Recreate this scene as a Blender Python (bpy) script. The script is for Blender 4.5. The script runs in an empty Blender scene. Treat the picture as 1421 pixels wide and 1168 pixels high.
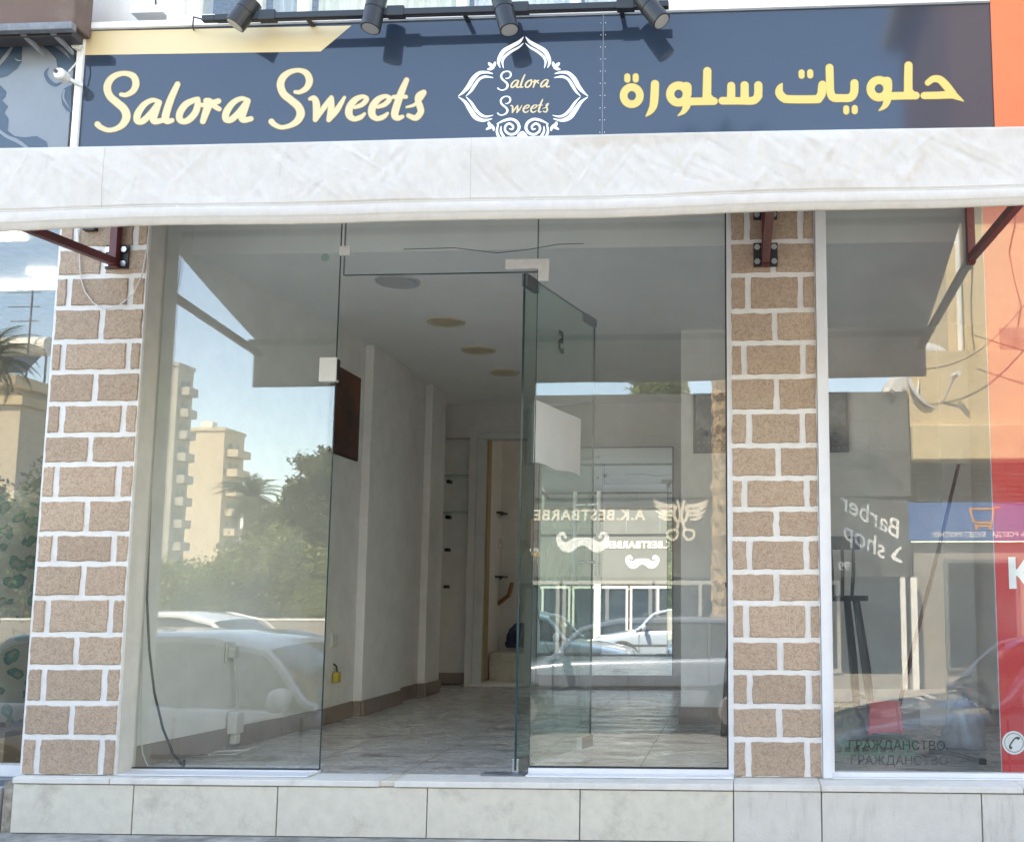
import bpy, bmesh, math, random
import numpy as np
from mathutils import Vector, Matrix
random.seed(7); rng = np.random.default_rng(11)
R_ = math.radians
sc = bpy.context.scene
COL = sc.collection

# ------------------------------------------------------------------ camera
W, H = 1421., 1168.
F, PX, PY = 1430., 952., 654.              # focal length and principal point, photo pixels (cropped photograph)
YAW, PITCH = math.atan(78 / F), math.atan(171 / F)
CAM = np.array([0, -5.2, .91])
FW = np.array([-math.sin(YAW) * math.cos(PITCH), math.cos(YAW) * math.cos(PITCH), math.sin(PITCH)])
RT = np.array([math.cos(YAW), math.sin(YAW), 0]); UP = np.cross(RT, FW)
cd = bpy.data.cameras.new('camera'); cam = bpy.data.objects.new('camera', cd); COL.objects.link(cam)
cd.sensor_width = 36; cd.sensor_fit = 'HORIZONTAL'; cd.lens = F / W * 36
cd.shift_x = (W / 2 - PX) / W; cd.shift_y = (PY - H / 2) / W
cd.clip_start = .05; cd.clip_end = 2000
m = Matrix.Identity(4)
for i in range(3):
    m[i][0] = RT[i]; m[i][1] = UP[i]; m[i][2] = -FW[i]; m[i][3] = CAM[i]
cam.matrix_world = m
sc.camera = cam

def at(x, y, Y):                            # photo pixel -> point on the vertical plane y = Y
    d = FW + RT * (x - PX) / F - UP * (y - PY) / F
    p = CAM + d * (Y - CAM[1]) / d[1]
    return Vector(p)
def rf(x, y, Y):                            # the same seen by reflection in the shop glass: a point across the street at y = -Y
    p = at(x, y, Y); return Vector((p.x, -Y, p.z))
def floor_at(x, y, z=0.):                   # photo pixel -> point on a horizontal plane
    d = FW + RT * (x - PX) / F - UP * (y - PY) / F
    return Vector(CAM + d * (z - CAM[2]) / d[2])

# ------------------------------------------------------------------ world, sun, exposure
SUN_EL, SUN_AZ = R_(55), R_(-30)            # the sun stands behind the shop building, a little to its left
w = bpy.data.worlds.new('World'); sc.world = w; w.use_nodes = True
nt = w.node_tree
sky = nt.nodes.new('ShaderNodeTexSky'); sky.sky_type = 'NISHITA'; sky.sun_disc = False
sky.sun_elevation = SUN_EL; sky.sun_rotation = SUN_AZ; sky.air_density = 1.0; sky.dust_density = .4; sky.ozone_density = 2.0
bg = nt.nodes['Background']; bg.inputs['Strength'].default_value = .15
nt.links.new(sky.outputs[0], bg.inputs[0])
ld = bpy.data.lights.new('sun', 'SUN'); sun = bpy.data.objects.new('sun', ld); COL.objects.link(sun)
ld.energy = 3.2; ld.angle = R_(.53); ld.color = (1, .95, .87)
sd = Vector((math.sin(SUN_AZ) * math.cos(SUN_EL), math.cos(SUN_AZ) * math.cos(SUN_EL), math.sin(SUN_EL)))
sun.rotation_euler = sd.to_track_quat('Z', 'Y').to_euler()
sc.view_settings.view_transform = 'Standard'; sc.view_settings.look = 'None'
sc.view_settings.exposure = 3.0; sc.view_settings.gamma = 1
sc.view_settings.use_white_balance = True; sc.view_settings.white_balance_temperature = 8300; sc.view_settings.white_balance_tint = 10   # the camera's open-shade white balance
sc.cycles.use_denoising = True
sc.cycles.max_bounces = 12; sc.cycles.transparent_max_bounces = 32; sc.cycles.glossy_bounces = 6; sc.cycles.diffuse_bounces = 8
sc.cycles.sample_clamp_indirect = 6; sc.cycles.caustics_reflective = True

# ------------------------------------------------------------------ materials
def mat(name, col, rough=.6, metal=0., spec=.5, var=0., scale=8., bump=0., bscale=60., coat=0., col2=None, stretch=None, emit=None, ior=None, detail=5):
    M = bpy.data.materials.new(name); M.use_nodes = True
    n = M.node_tree; b = n.nodes['Principled BSDF']; L = n.links
    b.inputs['Base Color'].default_value = (*col, 1); b.inputs['Roughness'].default_value = rough
    b.inputs['Metallic'].default_value = metal; b.inputs['Specular IOR Level'].default_value = spec
    b.inputs['Coat Weight'].default_value = coat; b.inputs['Coat Roughness'].default_value = .04
    if ior: b.inputs['IOR'].default_value = ior
    if emit: b.inputs['Emission Color'].default_value = (*col, 1); b.inputs['Emission Strength'].default_value = emit
    tc = n.nodes.new('ShaderNodeTexCoord'); mp = n.nodes.new('ShaderNodeMapping')
    geo = n.nodes.new('ShaderNodeNewGeometry')
    L.new(geo.outputs['Position'], mp.inputs[0])
    if stretch: mp.inputs['Scale'].default_value = stretch
    if var or col2:
        t = n.nodes.new('ShaderNodeTexNoise'); t.inputs['Scale'].default_value = scale; t.inputs['Detail'].default_value = detail
        t.inputs['Roughness'].default_value = .65
        L.new(mp.outputs[0], t.inputs['Vector'])
        r = n.nodes.new('ShaderNodeValToRGB')
        c2 = col2 or tuple(c * (1 - var) for c in col); c1 = col if col2 else tuple(min(1, c * (1 + var * .5)) for c in col)
        r.color_ramp.elements[0].position = .36; r.color_ramp.elements[0].color = (*c2, 1)
        r.color_ramp.elements[1].position = .64; r.color_ramp.elements[1].color = (*c1, 1)
        L.new(t.outputs[0], r.inputs[0]); L.new(r.outputs[0], b.inputs['Base Color'])
    if bump:
        t2 = n.nodes.new('ShaderNodeTexNoise'); t2.inputs['Scale'].default_value = bscale; t2.inputs['Detail'].default_value = 3
        L.new(mp.outputs[0], t2.inputs['Vector'])
        bp = n.nodes.new('ShaderNodeBump'); bp.inputs['Strength'].default_value = bump; bp.inputs['Distance'].default_value = .01
        L.new(t2.outputs[0], bp.inputs['Height']); L.new(bp.outputs[0], b.inputs['Normal'])
    return M

def glass(name, f0=.05, tint=(.965, .985, .975), dirt=.03):
    M = bpy.data.materials.new(name); M.use_nodes = True
    n = M.node_tree; L = n.links; n.nodes.clear()
    out = n.nodes.new('ShaderNodeOutputMaterial'); mix = n.nodes.new('ShaderNodeMixShader')
    tr = n.nodes.new('ShaderNodeBsdfTransparent'); tr.inputs[0].default_value = (*tint, 1)
    gl = n.nodes.new('ShaderNodeBsdfGlossy'); gl.inputs['Roughness'].default_value = 0; gl.inputs['Color'].default_value = (1, 1, 1, 1)
    lw = n.nodes.new('ShaderNodeLayerWeight'); pw = n.nodes.new('ShaderNodeMath'); pw.operation = 'POWER'; pw.inputs[1].default_value = 5
    L.new(lw.outputs['Facing'], pw.inputs[0])
    ma = n.nodes.new('ShaderNodeMath'); ma.operation = 'MULTIPLY_ADD'; ma.inputs[1].default_value = 1 - f0; ma.inputs[2].default_value = f0
    L.new(pw.outputs[0], ma.inputs[0]); L.new(ma.outputs[0], mix.inputs[0])
    L.new(tr.outputs[0], mix.inputs[1]); L.new(gl.outputs[0], mix.inputs[2])
    df = n.nodes.new('ShaderNodeBsdfDiffuse'); df.inputs[0].default_value = (.75, .76, .74, 1)
    no = n.nodes.new('ShaderNodeTexNoise'); no.inputs['Scale'].default_value = 2.2; no.inputs['Detail'].default_value = 8
    geo = n.nodes.new('ShaderNodeNewGeometry'); L.new(geo.outputs['Position'], no.inputs['Vector'])
    rp = n.nodes.new('ShaderNodeMapRange'); rp.inputs[1].default_value = .45; rp.inputs[2].default_value = .8; rp.inputs[3].default_value = dirt * .4; rp.inputs[4].default_value = dirt * 2.2
    L.new(no.outputs[0], rp.inputs[0])
    mx2 = n.nodes.new('ShaderNodeMixShader'); L.new(rp.outputs[0], mx2.inputs[0]); L.new(mix.outputs[0], mx2.inputs[1]); L.new(df.outputs[0], mx2.inputs[2])
    L.new(mx2.outputs[0], out.inputs[0])
    return M

def stucco(name, c1, c2):                   # rough plaster of the pillar blocks: worm-like trowel relief
    M = bpy.data.materials.new(name); M.use_nodes = True
    n = M.node_tree; L = n.links; b = n.nodes['Principled BSDF']; b.inputs['Roughness'].default_value = .9; b.inputs['Specular IOR Level'].default_value = .2
    geo = n.nodes.new('ShaderNodeNewGeometry')
    a = n.nodes.new('ShaderNodeTexNoise'); a.inputs['Scale'].default_value = 75; a.inputs['Detail'].default_value = 2; a.inputs['Distortion'].default_value = 1.6
    L.new(geo.outputs['Position'], a.inputs['Vector'])
    big = n.nodes.new('ShaderNodeTexNoise'); big.inputs['Scale'].default_value = 2.4; big.inputs['Detail'].default_value = 4; L.new(geo.outputs['Position'], big.inputs['Vector'])
    r = n.nodes.new('ShaderNodeValToRGB'); r.color_ramp.elements[0].position = .38; r.color_ramp.elements[1].position = .55
    r.color_ramp.elements[0].color = (*c2, 1); r.color_ramp.elements[1].color = (*c1, 1); L.new(a.outputs[0], r.inputs[0])
    oi = n.nodes.new('ShaderNodeObjectInfo')
    hs = n.nodes.new('ShaderNodeHueSaturation'); vr = n.nodes.new('ShaderNodeMapRange'); vr.inputs[3].default_value = .80; vr.inputs[4].default_value = 1.16
    sm = n.nodes.new('ShaderNodeMath'); sm.operation = 'MULTIPLY_ADD'; sm.inputs[1].default_value = .5; L.new(oi.outputs['Random'], sm.inputs[0])
    hb = n.nodes.new('ShaderNodeMath'); hb.operation = 'MULTIPLY'; hb.inputs[1].default_value = .5; L.new(big.outputs[0], hb.inputs[0]); L.new(hb.outputs[0], sm.inputs[2])
    L.new(sm.outputs[0], vr.inputs[0]); L.new(vr.outputs[0], hs.inputs['Value'])
    L.new(r.outputs[0], hs.inputs['Color']); L.new(hs.outputs[0], b.inputs['Base Color'])
    bp = n.nodes.new('ShaderNodeBump'); bp.inputs['Strength'].default_value = .8; bp.inputs['Distance'].default_value = .006
    L.new(a.outputs[0], bp.inputs['Height']); L.new(bp.outputs[0], b.inputs['Normal'])
    return M

def tilefloor(name):                        # scuffed cream floor tiles with dirty smears and thin joints
    M = bpy.data.materials.new(name); M.use_nodes = True
    n = M.node_tree; L = n.links; b = n.nodes['Principled BSDF']
    geo = n.nodes.new('ShaderNodeNewGeometry')
    mp = n.nodes.new('ShaderNodeMapping'); mp.inputs['Scale'].default_value = (2.0, 4.5, 1); mp.inputs['Rotation'].default_value = (0, 0, .25); L.new(geo.outputs['Position'], mp.inputs[0])
    a = n.nodes.new('ShaderNodeTexNoise'); a.inputs['Scale'].default_value = 1.6; a.inputs['Detail'].default_value = 7; a.inputs['Distortion'].default_value = .8; a.inputs['Roughness'].default_value = .7
    L.new(mp.outputs[0], a.inputs['Vector'])
    r = n.nodes.new('ShaderNodeValToRGB'); e = r.color_ramp.elements
    e[0].position = .34; e[0].color = (.17, .155, .14, 1); e[1].position = .66; e[1].color = (.74, .73, .71, 1)
    k = r.color_ramp.elements.new(.48); k.color = (.55, .53, .51, 1)
    L.new(a.outputs[0], r.inputs[0]); L.new(r.outputs[0], b.inputs['Base Color'])
    rr = n.nodes.new('ShaderNodeMapRange'); rr.inputs[1].default_value = .35; rr.inputs[2].default_value = .65; rr.inputs[3].default_value = .42; rr.inputs[4].default_value = .16
    L.new(a.outputs[0], rr.inputs[0]); L.new(rr.outputs[0], b.inputs['Roughness'])
    return M

def plaster(name, col, stain, scale=1.6, var=.5, streak=False, rough=.85):   # wall paint with stains of their own shape
    M = mat(name, col, rough, var=.06, scale=scale * 3, bump=.15, bscale=90)
    n = M.node_tree; L = n.links; b = n.nodes['Principled BSDF']
    src = b.inputs['Base Color'].links[0].from_socket
    geo = n.nodes.new('ShaderNodeNewGeometry'); mp = n.nodes.new('ShaderNodeMapping')
    mp.inputs['Scale'].default_value = (3, 3, .5) if streak else (1, 1, 1)
    L.new(geo.outputs['Position'], mp.inputs[0])
    t = n.nodes.new('ShaderNodeTexNoise'); t.inputs['Scale'].default_value = scale; t.inputs['Detail'].default_value = 8; t.inputs['Roughness'].default_value = .7; L.new(mp.outputs[0], t.inputs['Vector'])
    r = n.nodes.new('ShaderNodeMapRange'); r.inputs[1].default_value = .52; r.inputs[2].default_value = .75; r.inputs[4].default_value = var; L.new(t.outputs[0], r.inputs[0])
    mx = n.nodes.new('ShaderNodeMixRGB'); mx.inputs[2].default_value = (*stain, 1); L.new(r.outputs[0], mx.inputs[0]); L.new(src, mx.inputs[1]); L.new(mx.outputs[0], b.inputs['Base Color'])
    return M

G = {}
G['glass'] = glass('window_glass', .075)
G['doorglass'] = glass('door_glass', .045, (.80, .88, .85), .02)
G['farglass'] = mat('dark_window_glass', (.02, .03, .04), .05, spec=.8)
G['edge'] = mat('glass_edge', (.02, .05, .05), .15)
G['mirror'] = mat('mirror_silver', (.82, .86, .85), .012, metal=1.)
G['mortar'] = plaster('white_joint_paint', (.74, .72, .69), (.48, .42, .36), 6., .45)
G['brick'] = stucco('tan_stucco_block', (.50, .375, .28), (.37, .265, .19))
G['reveal'] = plaster('grey_beige_reveal', (.58, .55, .49), (.40, .36, .30), 3., .5, True)
G['alu'] = mat('white_aluminium', (.74, .74, .745), .35, var=.05, scale=5)
G['gasket'] = mat('black_gasket', (.015, .015, .017), .5)
G['marble'] = plaster('sill_marble', (.74, .70, .63), (.42, .37, .31), 4., .5)
G['plinth'] = plaster('cream_plinth_tile', (.68, .625, .51), (.34, .28, .20), 6., .6)
G['plinth2'] = plaster('grey_plinth_tile', (.66, .615, .54), (.40, .35, .28), 3.2, .8, True)
G['grout'] = mat('plinth_grout', (.38, .33, .26), .9, var=.4, scale=20)
G['pave'] = mat('pavement_concrete', (.36, .34, .31), .9, var=.45, scale=6, bump=.3, bscale=40)
G['road'] = mat('asphalt', (.13, .125, .115), .9, var=.3, scale=10, bump=.4, bscale=120)
G['kerb'] = mat('kerb_concrete', (.42, .41, .39), .85, var=.2, scale=6)
G['awning'] = plaster('awning_pvc', (.74, .715, .68), (.54, .48, .40), 9., .16)
G['awningdirtshade'] = plaster('awning_hem_pvc', (.60, .545, .465), (.42, .37, .29), 5., .6)
G['seam'] = mat('seam_thread', (.47, .44, .40), .8)
for k in ('awning', 'awningdirtshade'):          # fine slack of the cloth
    n = G[k].node_tree; b_ = n.nodes['Principled BSDF']; geo_ = n.nodes.new('ShaderNodeNewGeometry'); mp_ = n.nodes.new('ShaderNodeMapping'); mp_.inputs['Rotation'].default_value = (0, .6, 0); mp_.inputs['Scale'].default_value = (1, 1, .35)
    t_ = n.nodes.new('ShaderNodeTexNoise'); t_.inputs['Scale'].default_value = 22; t_.inputs['Detail'].default_value = 6; t_.inputs['Distortion'].default_value = .8; t_.inputs['Roughness'].default_value = .6
    b2 = n.nodes.new('ShaderNodeBump'); b2.inputs['Strength'].default_value = .4; b2.inputs['Distance'].default_value = .012
    n.links.new(geo_.outputs['Position'], mp_.inputs[0]); n.links.new(mp_.outputs[0], t_.inputs['Vector']); n.links.new(t_.outputs[0], b2.inputs['Height']); n.links.new(b2.outputs[0], b_.inputs['Normal'])
for k in ('awning', 'awningdirtshade'):          # coated cloth lets some daylight through
    n = G[k].node_tree; o_ = n.nodes['Material Output']; b_ = n.nodes['Principled BSDF']; tl = n.nodes.new('ShaderNodeBsdfTranslucent'); tl.inputs[0].default_value = (.7, .68, .64, 1)
    mx = n.nodes.new('ShaderNodeMixShader'); mx.inputs[0].default_value = .3
    n.links.new(b_.outputs[0], mx.inputs[1]); n.links.new(tl.outputs[0], mx.inputs[2]); n.links.new(mx.outputs[0], o_.inputs[0])
G['red'] = mat('oxide_red_paint', (.13, .024, .026), .42, var=.25, scale=30)
G['plate'] = mat('dark_steel_plate', (.035, .032, .036), .5)
G['bolt'] = mat('zinc_bolt', (.55, .54, .52), .35, metal=.8)
G['navy'] = mat('navy_sign_panel', (.024, .037, .060), .06, spec=.5, ior=1.60, bump=.012, bscale=2.2, stretch=(1, 1, .7))
G['gold'] = mat('pale_gold_vinyl', (.62, .49, .28), .3, spec=.4)
G['creamletter'] = mat('cream_letter_acrylic', (.66, .60, .50), .4)
G['gold2'] = mat('yellow_gold_vinyl', (.62, .46, .14), .3, spec=.4)
G['goldedge'] = mat('gold_vinyl_edge', (.25, .17, .06), .3)
G['white'] = mat('white_vinyl', (.80, .81, .82), .35)
G['whitepaint'] = mat('white_trim', (.80, .80, .78), .45, var=.05, scale=9)
G['wallwhite'] = plaster('upper_wall_paint', (.78, .75, .70), (.6, .54, .46), 1.4, .4, True)
G['black'] = mat('black_metal', (.012, .014, .017), .42, bump=.05, bscale=300)
G['lens'] = mat('lamp_lens', (.3, .29, .27), .15)
G['orange'] = mat('orange_sign', (.78, .16, .06), .4, var=.06, scale=3)
G['greysign'] = mat('grey_sign_film', (.19, .21, .235), .25, var=.08, scale=3)
G['navysign'] = mat('slate_blue_sign_film', (.045, .07, .105), .25)
G['brown'] = plaster('brown_cassette_paint', (.13, .085, .07), (.24, .19, .15), 3., .5)
G['greymetal'] = mat('grey_metal', (.16, .17, .19), .45, var=.3, scale=14)
G['camwhite'] = mat('camera_plastic', (.62, .60, .55), .4)
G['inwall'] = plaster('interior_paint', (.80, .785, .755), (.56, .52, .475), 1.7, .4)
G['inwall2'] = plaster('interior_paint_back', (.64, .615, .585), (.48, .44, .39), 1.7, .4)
G['ceil'] = mat('ceiling_paint', (.86, .855, .84), .9, var=.04, scale=2)
G['skirt'] = plaster('stone_skirting', (.30, .24, .20), (.15, .11, .09), 5., .6)
G['floor'] = tilefloor('scuffed_floor_tile')
G['joint'] = mat('floor_joint', (.33, .30, .265), .8)
G['lampdisc'] = mat('downlight_diffuser', (.56, .49, .34), .5)
G['lampring'] = mat('downlight_ring', (.62, .56, .44), .4)
G['lampgrey'] = mat('dead_downlight_diffuser', (.50, .51, .52), .5)
G['frame'] = mat('door_frame_paint', (.55, .56, .54), .5, var=.08, scale=6)
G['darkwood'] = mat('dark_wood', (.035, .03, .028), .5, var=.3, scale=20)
G['wood'] = mat('raw_wood_edge', (.36, .24, .13), .6)
G['stool'] = mat('black_stool_paint', (.018, .018, .02), .4)
G['redplastic'] = mat('red_plastic', (.72, .03, .03), .4)
G['poster'] = mat('red_film', (.58, .025, .03), .3)
G['greenplastic'] = mat('green_plastic', (.11, .30, .17), .5, var=.3, scale=15)
G['bag'] = mat('pale_plastic_bag', (.45, .52, .60), .35, var=.2, scale=10, bump=.4, bscale=20)
G['cloth'] = mat('khaki_cloth', (.20, .20, .14), .9, col2=(.05, .07, .06), scale=16)
G['sticker'] = mat('black_sticker', (.02, .025, .028), .5)
G['stickerfade'] = mat('faded_grey_sticker', (.05, .055, .06), .5)
G['paper'] = mat('lilac_paper', (.82, .79, .82), .7, var=.05, scale=5)
G['steel'] = mat('brushed_steel', (.62, .61, .58), .28, metal=.9, var=.1, scale=40)
G['satin'] = mat('satin_fitting', (.74, .72, .68), .4, metal=.1, var=.08, scale=30)
G['plasticwhite'] = mat('white_plastic', (.66, .65, .60), .4, var=.05, scale=10)
G['cablew'] = mat('white_cable', (.62, .60, .55), .5)
G['cableb'] = mat('black_cable', (.015, .017, .02), .45)
G['hose'] = mat('orange_hose', (.26, .12, .05), .5)
G['brass'] = mat('brass', (.55, .38, .14), .3, metal=.9)
G['bluecloth'] = mat('blue_cloth', (.05, .07, .13), .9, var=.3, scale=20)
G['pic'] = mat('brown_print', (.06, .03, .022), .5, col2=(.17, .055, .025), scale=3)
G['picgrey'] = mat('grey_print', (.10, .105, .11), .5, col2=(.26, .27, .28), scale=9)
G['picdark'] = mat('print_ink', (.035, .037, .04), .5)
G['yellow'] = mat('yellow_plastic', (.55, .40, .06), .4)
G['curtain'] = mat('pale_curtain', (.62, .62, .60), .9, var=.15, scale=1, stretch=(40, 1, 1))
G['blind'] = mat('cream_blind', (.66, .60, .46), .8, var=.12, scale=1, stretch=(90, 1, 1))
G['shutter'] = mat('brown_louvre', (.30, .24, .17), .6, var=.3, scale=4)
G['checker'] = mat('chequer_plate', (.50, .51, .52), .5)
G['led'] = mat('led_panel', (1, 1, .97), .5, emit=5.)
# across the street
G['aptcream'] = plaster('apartment_cream', (.56, .47, .34), (.44, .36, .26), .12, .4)
G['aptgrey'] = plaster('apartment_grey', (.36, .34, .29), (.28, .26, .22), .12, .4)
G['aptwin'] = mat('apartment_window', (.05, .055, .06), .2)
G['barber'] = mat('barber_fascia_grey', (.085, .088, .086), .6, var=.08, scale=1)
G['barberframe'] = mat('dull_white_frame', (.34, .34, .33), .5)
G['hood'] = mat('grey_awning_cloth', (.085, .088, .085), .8, var=.1, scale=2)
G['creamwall'] = plaster('old_cream_wall', (.55, .44, .27), (.34, .27, .18), .9, .6)
G['brownwall'] = plaster('brown_render', (.30, .20, .165), (.2, .13, .1), .5, .5)
G['ledge'] = plaster('cracked_ledge', (.58, .47, .28), (.30, .24, .16), 1.6, .7)
G['louvre'] = mat('dusty_louvre', (.20, .18, .12), .8, var=.3, scale=5)
G['blue'] = mat('blue_banner', (.035, .13, .37), .5, var=.08, scale=2)
G['bannerorange'] = mat('banner_orange', (.75, .30, .05), .5)
G['dish'] = mat('dish_paint', (.60, .61, .62), .5, var=.2, scale=8)
G['rust'] = mat('rusty_pole', (.14, .09, .06), .8, var=.4, scale=12)
G['gwall'] = plaster('garden_wall', (.30, .285, .26), (.18, .165, .145), 1.2, .5)
G['tank'] = mat('tank_white', (.72, .70, .64), .5, var=.08, scale=4)
G['bark'] = mat('bark', (.10, .07, .05), .95, var=.4, scale=12, bump=.5, bscale=20)
G['palmbark'] = mat('palm_fibre', (.46, .35, .23), .95, col2=(.17, .12, .08), scale=20, bump=.8, bscale=30)
G['carwhite'] = mat('white_car_paint', (.74, .76, .80), .25, coat=1.)
G['carsilver'] = mat('silver_blue_car_paint', (.19, .23, .30), .3, coat=1., metal=.2)
G['cargrey'] = mat('light_grey_car_paint', (.42, .42, .42), .3, coat=1.)
G['carglass'] = mat('car_glass', (.03, .035, .04), .03, spec=.7)
G['tyre'] = mat('tyre_rubber', (.02, .02, .02), .85)
G['rim'] = mat('alloy_rim', (.5, .5, .52), .3, metal=.8)
G['headlamp'] = mat('headlamp_lens', (.6, .62, .65), .1, spec=.8)
G['bumperblack'] = mat('bumper_plastic', (.03, .03, .03), .6)
G['plate2'] = mat('number_plate', (.7, .6, .2), .5)

def leafmat(name, c, c2):
    M = mat(name, c, .65, spec=.25)
    n = M.node_tree; b = n.nodes['Principled BSDF']; L = n.links
    geo = n.nodes.new('ShaderNodeNewGeometry'); r = n.nodes.new('ShaderNodeValToRGB')
    r.color_ramp.elements[0].color = (*c2, 1); r.color_ramp.elements[1].color = (*c, 1)
    L.new(geo.outputs['Random Per Island'], r.inputs[0]); L.new(r.outputs[0], b.inputs['Base Color'])
    tl = n.nodes.new('ShaderNodeBsdfTranslucent'); L.new(r.outputs[0], tl.inputs[0])
    mx = n.nodes.new('ShaderNodeMixShader'); mx.inputs[0].default_value = .3
    o = n.nodes['Material Output']; L.new(b.outputs[0], mx.inputs[1]); L.new(tl.outputs[0], mx.inputs[2]); L.new(mx.outputs[0], o.inputs[0])
    return M
G['leaf'] = leafmat('hedge_leaf', (.25, .28, .08), (.10, .13, .04))
G['leafdark'] = leafmat('tree_leaf', (.15, .17, .07), (.06, .08, .035))
G['frond'] = leafmat('palm_frond', (.10, .13, .06), (.05, .07, .03))

def ringprint():                            # dress cloth printed with green rings
    M = mat('ring_print_cloth', (.34, .31, .22), .9)
    n = M.node_tree; L = n.links; b = n.nodes['Principled BSDF']; geo = n.nodes.new('ShaderNodeNewGeometry')
    v = n.nodes.new('ShaderNodeTexVoronoi'); v.inputs['Scale'].default_value = 13
    nz = n.nodes.new('ShaderNodeTexNoise'); nz.inputs['Scale'].default_value = 9; nz.inputs['Detail'].default_value = 3; L.new(geo.outputs['Position'], nz.inputs['Vector'])
    ad = n.nodes.new('ShaderNodeVectorMath'); ad.operation = 'MULTIPLY_ADD'; ad.inputs[1].default_value = (.12, .12, .12); L.new(nz.outputs['Color'], ad.inputs[0]); L.new(geo.outputs['Position'], ad.inputs[2]); L.new(ad.outputs[0], v.inputs['Vector'])
    r = n.nodes.new('ShaderNodeValToRGB'); r.color_ramp.interpolation = 'CONSTANT'
    e = r.color_ramp.elements; e[0].color = (.13, .10, .07, 1); e[0].position = 0; e[1].position = .25; e[1].color = (.03, .09, .045, 1)
    k = e.new(.38); k.color = (.02, .045, .03, 1); k = e.new(.45); k.color = (.17, .15, .10, 1)
    L.new(v.outputs['Distance'], r.inputs[0]); L.new(r.outputs[0], b.inputs['Base Color'])
    return M
G['dress'] = ringprint()

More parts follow.
